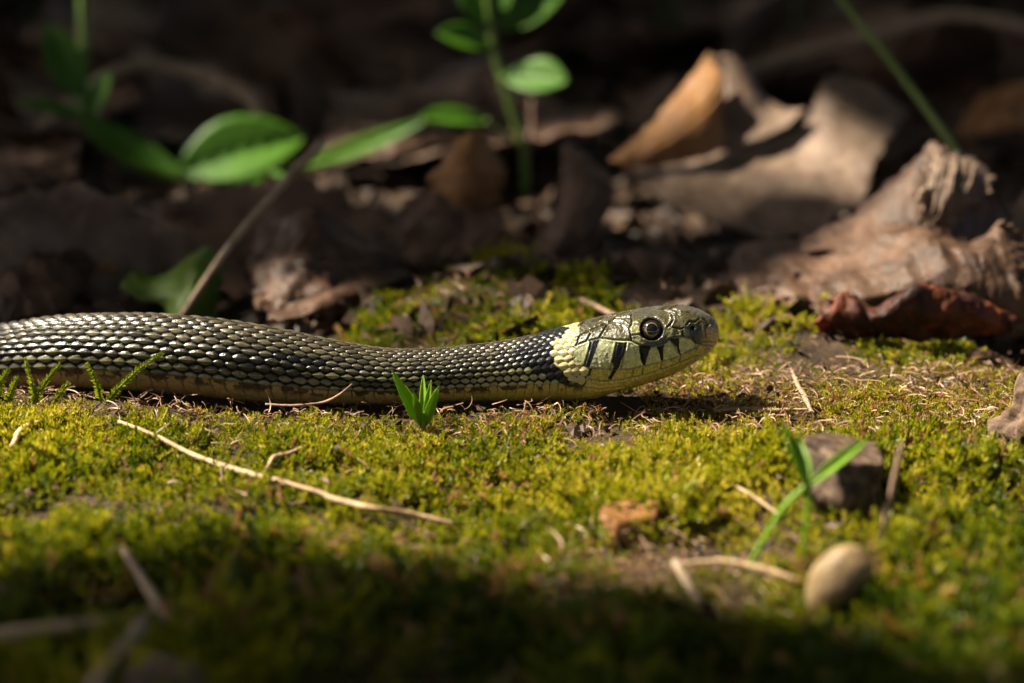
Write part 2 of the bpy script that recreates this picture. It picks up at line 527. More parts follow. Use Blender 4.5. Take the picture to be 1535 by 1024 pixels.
# ------------------------------------------------------------------ moss and litter (nobody could count them): points that carry small shoots
def instancer(name, P, rot, scl, tint, pick, protos, label):
    me = bpy.data.meshes.new(name)
    me.vertices.add(len(P))
    me.vertices.foreach_set("co", (np.asarray(P) * S).astype(np.float32).ravel())
    for nm, typ, data, key in (('rot', 'FLOAT_VECTOR', rot, 'vector'), ('scl', 'FLOAT', scl, 'value'),
                               ('tint', 'FLOAT', tint, 'value'), ('pick', 'INT', pick, 'value')):
        a = me.attributes.new(nm, typ, 'POINT')
        a.data.foreach_set(key, np.asarray(data, np.int32 if typ == 'INT' else np.float32).ravel())
    o = bpy.data.objects.new(name, me)
    COL.objects.link(o)
    c = bpy.data.collections.new(name + "_shoots")
    for k, (V, F, mat) in enumerate(protos):
        pm = bpy.data.meshes.new("shoot")
        pm.from_pydata([tuple(v * S) for v in V], [], [tuple(int(i) for i in f) for f in F])
        pm.materials.append(MAT[mat])
        po = bpy.data.objects.new("%s_shoot_%02d" % (name, k), pm)
        c.objects.link(po)
    ng = bpy.data.node_groups.new(name, 'GeometryNodeTree')
    ng.interface.new_socket("Geometry", in_out='INPUT', socket_type='NodeSocketGeometry')
    ng.interface.new_socket("Geometry", in_out='OUTPUT', socket_type='NodeSocketGeometry')
    N, L = ng.nodes, ng.links
    gi, go = N.new("NodeGroupInput"), N.new("NodeGroupOutput")
    iop = N.new("GeometryNodeInstanceOnPoints")
    ci = N.new("GeometryNodeCollectionInfo")
    ci.inputs["Collection"].default_value = c
    ci.inputs["Separate Children"].default_value = True
    ci.inputs["Reset Children"].default_value = True
    iop.inputs["Pick Instance"].default_value = True
    L.new(gi.outputs[0], iop.inputs["Points"])
    L.new(ci.outputs[0], iop.inputs["Instance"])

    def attr(nm, typ):
        n = N.new("GeometryNodeInputNamedAttribute")
        n.data_type = typ
        n.inputs["Name"].default_value = nm
        return n.outputs["Attribute"]
    L.new(attr('pick', 'INT'), iop.inputs["Instance Index"])
    er = N.new("FunctionNodeEulerToRotation")
    L.new(attr('rot', 'FLOAT_VECTOR'), er.inputs[0])
    L.new(er.outputs[0], iop.inputs["Rotation"])
    L.new(attr('scl', 'FLOAT'), iop.inputs["Scale"])
    L.new(iop.outputs[0], go.inputs[0])
    md = o.modifiers.new("shoots", 'NODES')
    md.node_group = ng
    o['kind'] = 'stuff'
    o['label'] = label
    o['category'] = name.replace('_', ' ')
    return o


def moss_shoot(seed, n=16, h=0.30, lean=0.25, ll=0.10, lw=0.034, spread=0.9):
    r = random.Random(seed)
    V, F = [], []
    a0 = r.random() * 6.28
    bx, by = math.cos(a0) * lean, math.sin(a0) * lean

    def axis_pt(t):
        return Vector((bx * h * t * t, by * h * t * t, h * t))
    for k in range(3):                       # thin stem
        p0, p1 = axis_pt(k / 3), axis_pt((k + 1) / 3)
        b = len(V)
        w = 0.006
        V += [p0 + Vector((w, 0, 0)), p0 + Vector((-w * .5, w * .86, 0)), p0 + Vector((-w * .5, -w * .86, 0)),
              p1 + Vector((w, 0, 0)), p1 + Vector((-w * .5, w * .86, 0)), p1 + Vector((-w * .5, -w * .86, 0))]
        F += [(b, b + 1, b + 4, b + 3), (b + 1, b + 2, b + 5, b + 4), (b + 2, b, b + 3, b + 5)]
    for k in range(n):
        t = 0.12 + 0.88 * (k / (n - 1)) ** 0.8
        a = k * 2.399 + r.uniform(-.3, .3)
        out = Vector((math.cos(a), math.sin(a), 0))
        sp = spread * (1.15 - 0.75 * t)
        d = (out * sp + Vector((0, 0, 1 - 0.35 * sp))).normalized()
        sd = d.cross(Vector((0, 0, 1))).normalized() if abs(d.z) < 0.99 else Vector((1, 0, 0))
        l = ll * r.uniform(.75, 1.2) * (0.75 + 0.5 * math.sin(t * 2.6))
        w = lw * r.uniform(.8, 1.2)
        p = axis_pt(t)
        nn = sd.cross(d)
        mid = p + d * l * .5 - nn * 0.10 * l
        tip = p + d * l * 0.98 + nn * 0.14 * l
        b = len(V)
        V += [p, mid + sd * w * .5 + nn * w * .3, tip, mid - sd * w * .5 + nn * w * .3, mid]
        F += [(b, b + 1, b + 4), (b + 1, b + 2, b + 4), (b, b + 4, b + 3), (b + 4, b + 2, b + 3)]
    return V, F


protos = [(*moss_shoot(1, 16, .34, .3, .13, .055), 'moss'), (*moss_shoot(2, 14, .28, .7, .14, .055), 'moss'), (*moss_shoot(3, 18, .40, .5, .11, .05), 'moss'),
          (*moss_shoot(4, 12, .24, 1.0, .15, .06, 1.2), 'moss'), (*moss_shoot(5, 20, .42, .9, .10, .045, .7), 'moss'), (*moss_shoot(6, 15, .30, .4, .13, .06, 1.0), 'moss')]


def scatter(n, x0, x1, y0, y1):
    return RNG.uniform(x0, x1, n), RNG.uniform(y0, y1, n)


N_MOSS = 120000
mx, my = scatter(N_MOSS, -12.5, 12.5, -13.5, 9.5)
MP = np.stack([mx, my], -1)
clump = fbm(MP / 1.3, 40, 3)
bare = fbm(MP / 2.4 + 9, 44, 4)
d, zb, rr = snake_near(mx, my)
# where the moss carpet ends: a ragged line behind the snake
lim = np.interp(mx, [-13, -8, -5, -3.5, -2.2, -0.5, 1.0, 2.0, 3.2, 5, 8, 13], [2.0, 1.9, 1.4, 2.2, 5.2, 7.0, 6.0, 3.6, 3.6, 3.4, 3.0, 2.8]) + 0.8 * fbm(MP / 1.0, 50, 3)
debris = np.maximum(np.exp(-((my - (0.35 - 0.02 * mx)) / 1.3) ** 2), 0.9 * np.exp(-((mx - 1.7) / 1.9) ** 2 - ((my + 5.8) / 1.0) ** 2))          # trampled strip along the snake
keep = (my < lim) & ~((d < rr * 0.92) & (zb < 0.30))
keep &= RNG.random(N_MOSS) < np.interp(my, [-13, -4, -2, 2, 4, 9], [.5, .62, .95, 1, .7, .6]) * np.clip(0.95 - 0.25 * debris * sstep(-0.1, 0.5, bare) * sstep(3.5, 1.5, mx) - 0.6 * sstep(0.5, 0.8, bare) * sstep(3.5, 1.5, mx), 0.05, 1)
mx, my, clump, bare, debris = mx[keep], my[keep], clump[keep], bare[keep], debris[keep]
mz = ground_z(mx, my)
n = len(mx)
scl = RNG.uniform(.65, 1.15, n) * (0.92 + 0.80 * clump) * (1 - 0.45 * debris) * np.interp(my, [-13, -5, -1.8, 1.5, 4, 9], [1.05, 1.0, .72, .62, .78, .95])
rot = np.stack([RNG.normal(0, .35, n), RNG.normal(0, .35, n), RNG.uniform(0, 6.28, n)], -1)
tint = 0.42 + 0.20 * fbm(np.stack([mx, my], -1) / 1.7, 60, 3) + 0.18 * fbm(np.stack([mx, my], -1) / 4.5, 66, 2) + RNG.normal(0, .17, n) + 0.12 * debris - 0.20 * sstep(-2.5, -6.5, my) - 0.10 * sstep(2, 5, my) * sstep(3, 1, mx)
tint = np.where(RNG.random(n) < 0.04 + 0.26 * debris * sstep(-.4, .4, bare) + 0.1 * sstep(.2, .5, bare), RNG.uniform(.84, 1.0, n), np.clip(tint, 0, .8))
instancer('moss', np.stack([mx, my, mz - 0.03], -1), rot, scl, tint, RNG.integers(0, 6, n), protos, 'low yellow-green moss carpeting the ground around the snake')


def fibre(seed, l=0.5, w=0.016):
    r = random.Random(seed)
    V, F = [], []
    p = Vector((-l / 2, 0, 0.0)); a = r.uniform(-.4, .4); e = r.uniform(.0, .35)
    k1, k2 = r.uniform(-.5, .5), r.uniform(-.28, .05)
    m = 7
    for i in range(m):
        ww = w * (1 - 0.5 * i / m)
        sd = Vector((-math.sin(a), math.cos(a), 0))
        V += [p + sd * ww, p + Vector((0, 0, ww * 1.4)), p - sd * ww]
        if i:
            b = 3 * i
            F += [(b - 3, b, b + 1, b - 2), (b - 2, b + 1, b + 2, b - 1), (b - 1, b + 2, b, b - 3)]
        p = p + Vector((math.cos(a) * math.cos(e), math.sin(a) * math.cos(e), math.sin(e))) * l / (m - 1)
        a += k1; e += k2
    return V, F


def crumb(seed, r0=0.1):
    r = random.Random(seed)
    V, F = [], []
    m = 7
    for i in range(m):
        a = i / m * 6.283
        q = r0 * r.uniform(.5, 1.2)
        V.append(Vector((math.cos(a) * q, math.sin(a) * q * .7, r.uniform(-.25, .25) * r0)))
    V += [Vector((0, 0, r0 * .35)), Vector((0, 0, -r0 * .12))]
    for i in range(m):
        F += [(i, (i + 1) % m, m), ((i + 1) % m, i, m + 1)]
    return V, F


nf = 30000
fx, fy = scatter(nf, -11, 11, -10, 5)
wgt = 0.10 + 0.95 * np.exp(-((fy - 0.2) / 1.5) ** 2) + 0.8 * np.exp(-((fx - 1.7) / 2.0) ** 2 - ((fy + 5.8) / 1.1) ** 2) + 0.3 * sstep(.2, .6, fbm(np.stack([fx, fy], -1) / 2.4 + 9, 44, 4))
d, zb, rr = snake_near(fx, fy)
keep = (RNG.random(nf) < wgt) & ~((d < rr * 1.0) & (zb < 0.35))
fx, fy = fx[keep], fy[keep]
n = len(fx)
instancer('dry_moss_fibres', np.stack([fx, fy, ground_z(fx, fy) + RNG.uniform(.05, .22, n)], -1),
          np.stack([RNG.normal(0, .35, n), RNG.normal(0, .35, n), RNG.normal(0, .9, n) + np.pi * (RNG.random(n) < .5)], -1),
          RNG.uniform(.18, .75, n) * np.where(RNG.random(n) < .06, 1.6, 1.0), RNG.random(n), RNG.integers(0, 6, n),
          [(*fibre(k, .34 + .05 * k), 'fibre') for k in range(6)], 'dry pinkish brown fibres and stems lying over the moss')
nc = 16000
fx, fy = scatter(nc, -17, 17, -11, 34)
wgt = np.where(fy > 2.5, 0.9, 0.12 + 0.3 * np.exp(-((fy - 0.3) / 1.4) ** 2) + 0.6 * np.exp(-((fx - 1.7) / 2.0) ** 2 - ((fy + 5.8) / 1.1) ** 2))
d, zb, rr = snake_near(fx, fy)
keep = (RNG.random(nc) < wgt) & ~((d < rr * 1.2) & (zb < 0.35))
fx, fy = fx[keep], fy[keep]
n = len(fx)
instancer('litter_crumbs', np.stack([fx, fy, ground_z(fx, fy) + np.where(fy < 2.5, .12, .03)], -1),
          np.stack([RNG.normal(0, .6, n), RNG.normal(0, .6, n), RNG.uniform(0, 6.28, n)], -1),
          RNG.uniform(.35, 1.3, n) * np.where(fy > 3, 2.2, 0.75), RNG.random(n), RNG.integers(0, 6, n),
          [(*crumb(k, .09 + .02 * k), 'crumb') for k in range(6)], 'crumbled bits of bark, soil and dead leaf')


# ------------------------------------------------------------------ the snake
def z1(pts):       # traced on a 4.04x enlargement whose corner is at 740,420
    return [(740 + a / 4.0395, 420 + b / 4.0395) for a, b in pts]


def z2(pts):       # 9.306x, corner 930,445
    return [(930 + a / 9.306, 445 + b / 9.306) for a, b in pts]


def z3(pts):       # 7.3125x, corner 800,470
    return [(800 + a / 7.3125, 470 + b / 7.3125) for a, b in pts]


def build_snake():
    xs = np.concatenate([np.arange(-140, 850, 1.12), np.arange(850, 1058, 0.74), 1077.65 - 19.65 * (1 - np.sin(np.linspace(0, np.pi / 2, 62))) ** 1.0])
    xs = np.unique(np.round(xs, 4))
    top, bot = pchip(SX, ST, xs), pchip(SX, SB, xs)
    yc, a, nn = pchip(SX, SY, xs), pchip(SX, SA, xs), pchip(SX, SN, xs)
    C = np.array([at(x, (t + b) / 2, y) for x, t, b, y in zip(xs, top, bot, yc)])
    depth = (C - CAM) @ FWD
    e = (bot - top) / 2 * depth * 0.36 / W
    b = np.sqrt(np.maximum(e**2 - (a * math.sin(PITCH)) ** 2, (0.25 * e) ** 2)) / math.cos(PITCH)
    # the part that leaves the frame runs on into the litter
    k = 120
    T0 = C[0] - C[8]; T0[2] = 0; T0 /= np.linalg.norm(T0)
    step = np.linspace(7.0, 0.06, k)[:, None]
    ext = C[0] + T0 * step + np.array([-0.02, 0.05, 0.0]) * step**2
    C = np.concatenate([ext, C])
    taper = np.linspace(0.9, 1, k)
    a = np.concatenate([a[0] * taper, a]); b = np.concatenate([b[0] * taper, b]); nn = np.concatenate([np.full(k, nn[0]), nn])
    xs = np.concatenate([xs[0] - step[:, 0] * 100, xs])
    T = np.gradient(C, axis=0); Th = T.copy(); Th[:, 2] = 0
    # smooth heading
    ker = np.ones(31) / 31
    for q in range(2):
        Th[:, q] = np.convolve(np.pad(Th[:, q], 15, mode='edge'), ker, 'valid')
    Th[xs > 840] = (1, 0, 0)
    Th /= np.linalg.norm(Th, axis=1, keepdims=True)
    side = np.stack([Th[:, 1], -Th[:, 0], np.zeros(len(C))], -1)       # towards the camera
    M, NT = len(C), 330
    # rings denser on the back and flanks than under the belly
    q = np.linspace(-1, 1, NT, endpoint=False)
    th = np.pi * (0.86 * q + 0.14 * q**3)
    st, ct = np.sin(th)[None], np.cos(th)[None]
    ex = (2.0 / nn)[:, None]
    sx = np.sign(st) * np.abs(st) ** ex
    cz = np.sign(ct) * np.abs(ct) ** ex
    P = C[:, None] + side[:, None] * (a[:, None] * sx)[..., None] + np.array([0, 0, 1.0]) * (b[:, None] * cz)[..., None]
    nrm = side[:, None] * (sx / a[:, None])[..., None] + np.array([0, 0, 1.0]) * (cz / b[:, None])[..., None]
    nrm /= np.linalg.norm(nrm, axis=2, keepdims=True) + 1e-9
    # arc length in scale units
    ds = np.linalg.norm(np.diff(C, axis=0), axis=1)
    Ls = np.interp(xs, [-300, 200, 330, 450, 560, 650, 750, 830, 900], [.235, .235, .225, .21, .165, .138, .130, .125, .125])
    u = np.concatenate([[0], np.cumsum(ds / (0.5 * (Ls[1:] + Ls[:-1])))])
    U = np.repeat(u[:, None], NT, 1)
    TH = np.repeat(th[None], M, 0)
    XS = np.repeat(xs[:, None], NT, 1)
    U = U - 0.10 * (np.abs(TH) / 1.0)                                  # rows lean back down the flank
    dth = math.radians(104) * 2 / 19
    Vv = TH / dth + 0.16 * fbm(np.stack([U * .45, TH * 2.0], -1), 301, 2)
    U = U + 0.20 * fbm(np.stack([U * .6 + 9, TH * 2.2], -1), 302, 2)
    hgt = np.zeros((M, NT)); rnd = np.zeros((M, NT)); row = np.zeros((M, NT)); su = np.zeros((M, NT)); sv = np.zeros((M, NT))
    for dk in (-1, 0, 1):
        kk = np.round(Vv) + dk
        off = 0.5 * (np.abs(kk) % 2)
        j0 = np.round(U - off)
        for dj in (0, -1, 1):
            j = j0 + dj
            du, dv = U - off - j, Vv - kk
            f = np.clip(1 - (np.abs(du + 0.03) / 0.60) ** 1.7 - (np.abs(dv) / 0.62) ** 1.7, 0, 1)
            hh = f ** 0.62 * (0.85 - 0.36 * du) + 0.15 * np.exp(-(dv / 0.09) ** 2) * sstep(.05, .3, f)
            hh = np.where(np.abs(kk) <= 9, hh, 0)
            m = hh > hgt
            hgt = np.where(m, hh, hgt); rnd = np.where(m, _hash(kk + 50, j + 500, 0, 3), rnd); row = np.where(m, np.abs(kk), row)
            su = np.where(m, du, su); sv = np.where(m, dv, sv)
    ath = np.abs(TH)
    ventral = sstep(math.radians(98), math.radians(105), ath)
    fr = U + 0.25 - np.floor(U + 0.25)
    vh = 0.75 * sstep(0.0, 0.14, fr) * (1.0 - 0.35 * fr)
    # ---- colours of the body
    def c3(*c):
        return np.array(c)[None, None, :]
    mid = np.repeat(np.clip((ath / math.radians(100)), 0, 1)[..., None], 3, 2)
    base = c3(.056, .044, .024) * (1 - mid) + c3(.072, .066, .038) * mid
    fore = sstep(520, 780, XS)[..., None]
    low = sstep(5.5, 8.5, row)[..., None]
    base = base * (1 - fore * low) + c3(.27, .27, .13) * fore * low
    base = base * (1 - (1 - fore) * low) + c3(.085, .08, .04) * (1 - fore) * low
    base = base * (1 - 0.25 * fore * (1 - low)) 
    base = base * (0.45 + 1.1 * rnd)[..., None]
    spot = sstep(0.02, 0.22, fbm(np.stack([np.round(U * 0.5) * 0.55, np.round(row) * 0.45], -1), 77, 2)) * sstep(3.5, 4.5, row) * sstep(8.5, 7.5, row) * (1 - fore[..., 0] * 0.6)
    base = base * (1 - 0.86 * spot)[..., None]
    mott = 0.5 + 0.5 * fbm(P * 40.0, 5, 2)
    base = base * (0.82 + 0.36 * mott)[..., None]
    skin = c3(.004, .0035, .004)
    k = sstep(0.36, 0.70, hgt)[..., None]
    col = skin * (1 - k) + base * k
    gloss = 0.12 + 0.88 * k[..., 0] * (0.55 + 0.6 * rnd)
    vcol = c3(.20, .145, .065) * (1 - fore) + c3(.30, .25, .055) * fore
    vmark = np.maximum(np.maximum(sstep(0.16, 0.05, fr), sstep(.93, .99, fr)) * 0.9 * sstep(135, 100, np.degrees(ath)), sstep(-.15, .15, fbm(np.stack([U * 1.5, TH * 5], -1), 81, 3)) * sstep(122, 108, np.degrees(ath)) * 0.92)
    vcol = vcol * (1 - vmark)[..., None] + skin * vmark[..., None]
    vcol = vcol * (0.85 + 0.3 * mott)[..., None]
    col = col * (1 - ventral[..., None]) + vcol * ventral[..., None]
    hb = hgt * (1 - ventral) + vh * ventral * 0.7
    disp = hb * Ls[:, None] * 0.175
    # ---- head and collar, traced in the side view (the far side mirrors the near one)
    sel = np.where(xs > 735)[0]
    mirror = C[sel][:, None] + side[sel][:, None] * (a[sel][:, None] * np.abs(sx[sel]))[..., None] + np.array([0, 0, 1.0]) * (b[sel][:, None] * cz[sel])[..., None]
    hx, hy = proj(mirror)
    wx, wy = hx - su[sel] * 9.0 * (row[sel] < 9.5), hy - sv[sel] * 5.0 * np.abs(np.sin(TH[sel] - math.radians(-18)))   # whole scales take one colour
    jx = wx + 1.2 * vnoise(np.stack([hx, hy], -1) / 5.0, 90); jy = wy + 1.2 * vnoise(np.stack([hx, hy], -1) / 5.0, 91)
    hc, hd = col[sel].copy(), disp[sel].copy()
    hk = k[sel][..., 0]

    def put(mask, c, w=1.0):
        w_ = (mask * w)[..., None] if np.ndim(mask) == 2 else mask * w
        hc[:] = hc * (1 - w_) + np.array(c)[None, None] * w_
    # black nape and pale collar keep the scales' relief
    nape = [(850, 488), (812, 503), (788, 516), (768, 534), (786, 546), (800, 554), (822, 565), (838, 572), (852, 577), (858, 571), (846, 560), (832, 546), (827, 530), (832, 514), (850, 497)]
    collar = [(848, 498), (854, 487), (873, 482), (868, 500), (862, 520), (861, 543), (878, 548), (884, 560), (872, 581), (845, 562), (829, 545), (826, 530), (831, 514)]
    nm = in_poly(jx, jy, nape)
    hc = np.where(nm[..., None], hc * 0 + np.array([.010, .010, .012]), hc)
    cm = in_poly(jx, jy, collar)
    yel = np.array([.40, .345, .165]) * (0.8 + 0.4 * rnd[sel])[..., None]
    hc = np.where(cm[..., None], skin[0] * 9 * (1 - sstep(.08, .3, hgt[sel]))[..., None] + yel * sstep(.08, .3, hgt[sel])[..., None], hc)
    # shields: smooth skin ahead of the collar
    hw = np.zeros_like(hx)
    front = in_poly(hx, hy, [(872, 440), (868, 500), (861, 520), (860, 543), (880, 549), (886, 562), (874, 582), (866, 640), (1200, 640), (1200, 430)])
    hw = front.astype(float)
    for _ in range(2):
        hw = (hw + np.roll(hw, 1, 0) + np.roll(hw, -1, 0) + np.roll(hw, 1, 1) + np.roll(hw, -1, 1)) / 5
    crown_c = np.array([.042, .036, .016]); temple = np.array([.075, .075, .038]); lab = np.array([.40, .40, .205]); jaw = np.array([.36, .30, .065])
    mouth = z3([(400, 480), (480, 540), (560, 575), (640, 600), (900, 612), (1090, 602)]) + z2([(280, 970), (340, 960), (600, 900), (840, 820), (1020, 720), (1150, 640), (1220, 620), (1330, 640), (1400, 650)])
    uplab = z1([(430, 400), (500, 395), (560, 372), (640, 352), (740, 365), (830, 368), (885, 395), (950, 407), (1030, 387), (1075, 352), (1130, 342), (1195, 352), (1222, 385), (1300, 395), (1400, 400)])
    my_ = np.interp(hx, [p[0] for p in mouth], [p[1] for p in mouth])
    ul_ = np.interp(hx, [p[0] for p in uplab], [p[1] for p in uplab])
    hcol = np.repeat(np.repeat(crown_c[None, None], hx.shape[0], 0), hx.shape[1], 1)

    def lay(w, c):
        nonlocal hcol
        hcol = hcol * (1 - w[..., None]) + np.array(c) * w[..., None]
    lay(sstep(-16, -2, hy - ul_) * sstep(950, 925, hx) * 0.8, temple)
    lay(sstep(-1.2, 1.2, hy - ul_), lab)
    lay(sstep(-1.2, 1.2, hy - ul_) * sstep(905, 880, hx), np.array([.20, .205, .105]))
    lay(sstep(-1.2, 1.2, hy - ul_) * sstep(925, 915, hx) * sstep(884, 890, hx) * sstep(545, 530, hy) * 0.8, np.array([.21, .22, .125]))
    lay(sstep(-1, 1, hy - my_), jaw)
    lay(sstep(1046, 1062, hx) * sstep(486, 494, hy), np.array([.33, .235, .09]))
    lay(sstep(1058, 1066, hx) * sstep(478, 486, hy) * sstep(496, 488, hy) * .7, np.array([.07, .055, .03]))
    for (ex_, ey_, rx, ry) in ((952, 493, 8, 11), (959, 510, 11, 7), (1004, 499, 6, 8), (1016.5, 500, 5, 5), (1029, 499, 5, 6)):
        lay(sstep(1.15, 0.85, np.hypot((hx - ex_) / rx, (hy - ey_) / ry)) * 0.9, np.array([.17, .165, .075]))
    hcol *= (0.80 + 0.4 * (0.5 + 0.5 * fbm(np.stack([hx, hy], -1) / 3.0, 95, 3)))[..., None]
    hcol *= (1 + 0.38 * fbm(np.stack([hx, hy], -1) / 1.7, 195, 2))[..., None].clip(.4, 1.7)
    hcol *= (0.9 + 0.25 * (0.5 + 0.5 * fbm(np.stack([hx, hy], -1) / 22.0, 96, 2)))[..., None]
    bars = [z1([(578, 372), (642, 358), (618, 430), (598, 480), (580, 530), (552, 520), (580, 440)]),
            z1([(575, 530), (598, 535), (572, 592), (558, 580)]),
            z1([(745, 375), (806, 380), (788, 450), (757, 530), (735, 560), (712, 602), (690, 596), (728, 525), (714, 490), (735, 420)]),
            z1([(880, 395), (952, 402), (932, 460), (916, 516), (904, 516), (886, 470)]),
            z1([(982, 402), (1030, 390), (1027, 440), (1027, 492), (1013, 486), (1003, 440)]),
            z1([(1062, 356), (1126, 350), (1122, 400), (1138, 457), (1125, 452), (1106, 405)]),
            z1([(420, 590), (500, 610), (500, 655), (470, 650), (435, 612)])]
    for bpoly in bars:
        m = in_poly(hx + 0.5 * vnoise(np.stack([hx, hy], -1) / 3, 97), hy, bpoly)
        hcol[m] = (.012, .012, .015)
    grooves = [mouth[3:], uplab,
               z1([(640, 350), (690, 268), (720, 250), (780, 256), (822, 290), (832, 340), (836, 366)]),
               z1([(500, 400), (520, 340), (600, 300), (690, 262), (740, 232), (830, 226), (842, 200)]),
               z1([(560, 375), (590, 320), (650, 285)]), z1([(515, 265), (560, 290), (590, 320)]),
               z1([(836, 228), (838, 268), (822, 290)]), z1([(838, 266), (880, 272), (900, 290)]), z1([(832, 335), (880, 330), (905, 350)]),
               z1([(690, 262), (650, 250), (600, 255)]),
               z2([(720, 250), (735, 320), (700, 390), (660, 420)]), z2([(480, 175), (600, 190), (680, 215), (740, 245)]),
               z2([(680, 165), (780, 190), (840, 230)]), z2([(850, 215), (960, 225), (1040, 255), (1100, 285), (1160, 320), (1210, 360), (1240, 395)]),
               z2([(1110, 300), (1040, 360), (960, 345), (920, 400)]), z2([(735, 430), (830, 455), (880, 440)]),
               z2([(1010, 560), (1015, 610), (1040, 640)]), z2([(1190, 570), (1180, 420), (1235, 390)]), z2([(865, 490), (870, 560)]),
               z1([(545, 530), (575, 440), (590, 370)]), z1([(745, 380), (720, 490), (700, 545)]), z1([(805, 380), (770, 540)]), z1([(888, 400), (908, 516)]), z1([(1000, 400), (1020, 488)]),
               z1([(1065, 356), (1130, 455)]), z1([(1215, 365), (1228, 420)]),
               z1([(555, 590), (640, 610), (700, 608), (780, 600), (900, 575), (1010, 545), (1120, 500), (1230, 455)]),
               z1([(480, 520), (560, 560), (575, 600)]), z1([(735, 545), (700, 605)]), z1([(845, 540), (835, 590)]), z1([(905, 516), (900, 574)]), z1([(1015, 488), (1010, 545)]), z1([(1135, 455), (1120, 500)]),
               z1([(360, 600), (500, 640), (640, 660), (800, 640)]), z1([(560, 600), (500, 660), (520, 720)])]
    gd = np.full(hx.shape, 1e9)
    for g in grooves:
        gd = np.minimum(gd, d_line(hx, hy, g))
    lay(np.exp(-(gd / 0.75) ** 2) * 0.55, np.array([.035, .03, .02]))
    hdis = 0.012 - 0.022 * np.exp(-(gd / 1.1) ** 2) + 0.006 * np.exp(-((gd - 2.6) / 1.6) ** 2)
    hdis += 0.0045 * fbm(np.stack([hx, hy], -1) / 4.0, 98, 4)
    hdis += 0.012 * sstep(6, 0, np.abs(hy - 476 - 0.012 * (hx - 977) ** 2 * 0.3)) * sstep(26, 12, np.abs(hx - 977))   # brow ridge
    er = np.hypot((hx - 977) / 18.0, (hy - 494) / 17.0)
    hdis -= 0.16 * sstep(1.05, 0.75, er)
    hdis += 0.003 * np.exp(-((er - 1.18) / 0.13) ** 2)
    lay(sstep(1.06, 0.94, er), np.array([.012, .010, .008]))
    nr = np.hypot((hx - 1038) / 3.6, (hy - 492) / 3.2)
    hdis -= 0.05 * sstep(1.1, 0.6, nr)
    lay(sstep(1.15, 0.8, nr), np.array([.004, .004, .004]))
    hdis *= sstep(1077.7, 1068, XS[sel])
    hd = hd * (1 - hw) + hdis * hw
    hc = hc * (1 - hw[..., None]) + hcol * hw[..., None]
    col[sel], disp[sel] = hc, hd
    hg = 0.75 - 0.5 * np.exp(-(gd / 1.0) ** 2)
    gloss[sel] = np.where(nm, gloss[sel] * 0.55, gloss[sel])
    hg = np.where(hcol.sum(-1) < .06, 0.3, hg)
    gloss = gloss * (1 - ventral) + 0.5 * ventral
    gloss[sel] = gloss[sel] * (1 - hw) + hg * hw
    Pd = P + nrm * disp[..., None]
    F = grid_faces(M, NT, True)
    V = Pd.reshape(-1, 3)
    V = np.concatenate([V, [Pd[0].mean(0)], [Pd[-1].mean(0)]])
    colf = np.concatenate([col.reshape(-1, 3), [[.05, .04, .03]], [[.1, .08, .04]]])
    root = thing('grass_snake', 'olive grey snake with black and yellow collar resting its raised head over the moss', 'snake', (0, 0, 0))
    m, nt, bs, out = new_mat('snake_skin')
    at_ = nt.nodes.new("ShaderNodeAttribute"); at_.attribute_name = 'skin'
    nt.links.new(at_.outputs["Color"], bs.inputs["Base Color"])
    bs.inputs["Roughness"].default_value = 0.36
    for sock, top_v in (("Specular IOR Level", 0.6), ("Coat Weight", 0.5)):
        ml = nt.nodes.new("ShaderNodeMath"); ml.operation = 'MULTIPLY'
        nt.links.new(at_.outputs["Alpha"], ml.inputs[0]); ml.inputs[1].default_value = top_v
        nt.links.new(ml.outputs[0], bs.inputs[sock])
    bs.inputs["Coat Weight"].default_value = 0.35
    bs.inputs["Coat Roughness"].default_value = 0.18
    rgh = ramp(nt, noise_node(nt, 900, 4), [(0.3, (.18,) * 3), (0.7, (.33,) * 3)])
    nt.links.new(rgh, bs.inputs["Roughness"])
    add_bump(nt, bs, noise_node(nt, 2400, 5), 0.00013, 0.8)
    body = mesh_obj('body', V, F, m, root)
    me = body.data
    # close both ends with fans
    ca = me.color_attributes.new('skin', 'FLOAT_COLOR', 'POINT')
    ca.data.foreach_set("color", np.concatenate([np.clip(colf, 0, 1), np.concatenate([gloss.ravel(), [.5, .5]])[:, None]], 1).astype(np.float32).ravel())
    # eyes
    px_, py_ = hx, hy
    idx = np.argmin(np.where((TH[sel] > 0), np.hypot(px_ - 977, py_ - 494), 1e9))
    Pe, Ne = P[sel].reshape(-1, 3)[idx], nrm[sel].reshape(-1, 3)[idx]
    em, ent, ebs, eo = new_mat('snake_eye')
    ea = ent.nodes.new("ShaderNodeAttribute"); ea.attribute_name = 'iris'
    ent.links.new(ea.outputs["Color"], ebs.inputs["Base Color"])
    ebs.inputs["Roughness"].default_value = 0.08
    ebs.inputs["Coat Weight"].default_value = 1.0
    ebs.inputs["Coat Roughness"].default_value = 0.03
    for sgn in (1, -1):
        P0, N0 = Pe.copy(), Ne.copy()
        if sgn < 0:
            yc0 = C[sel][idx // NT][1]
            P0[1] = 2 * yc0 - P0[1]; N0[1] = -N0[1]
        N0 = N0 * np.array([1, 1, 0.55]); N0 /= np.linalg.norm(N0)
        R = 0.155
        c0 = P0 - N0 * 0.098
        X = np.array([1.0, 0, 0]); X -= N0 * (X @ N0); X /= np.linalg.norm(X)
        Y = np.cross(N0, X)
        if Y[2] < 0:
            Y = -Y
        al = np.linspace(0, np.pi * 0.62, 40)[:, None]; ph = np.linspace(0, 2 * np.pi, 56, endpoint=False)[None]
        E = c0 + R * (N0 * (np.cos(al) * np.ones_like(ph))[..., None] * 0.92 + X * (np.sin(al) * np.cos(ph))[..., None] + Y * (np.sin(al) * np.sin(ph))[..., None])
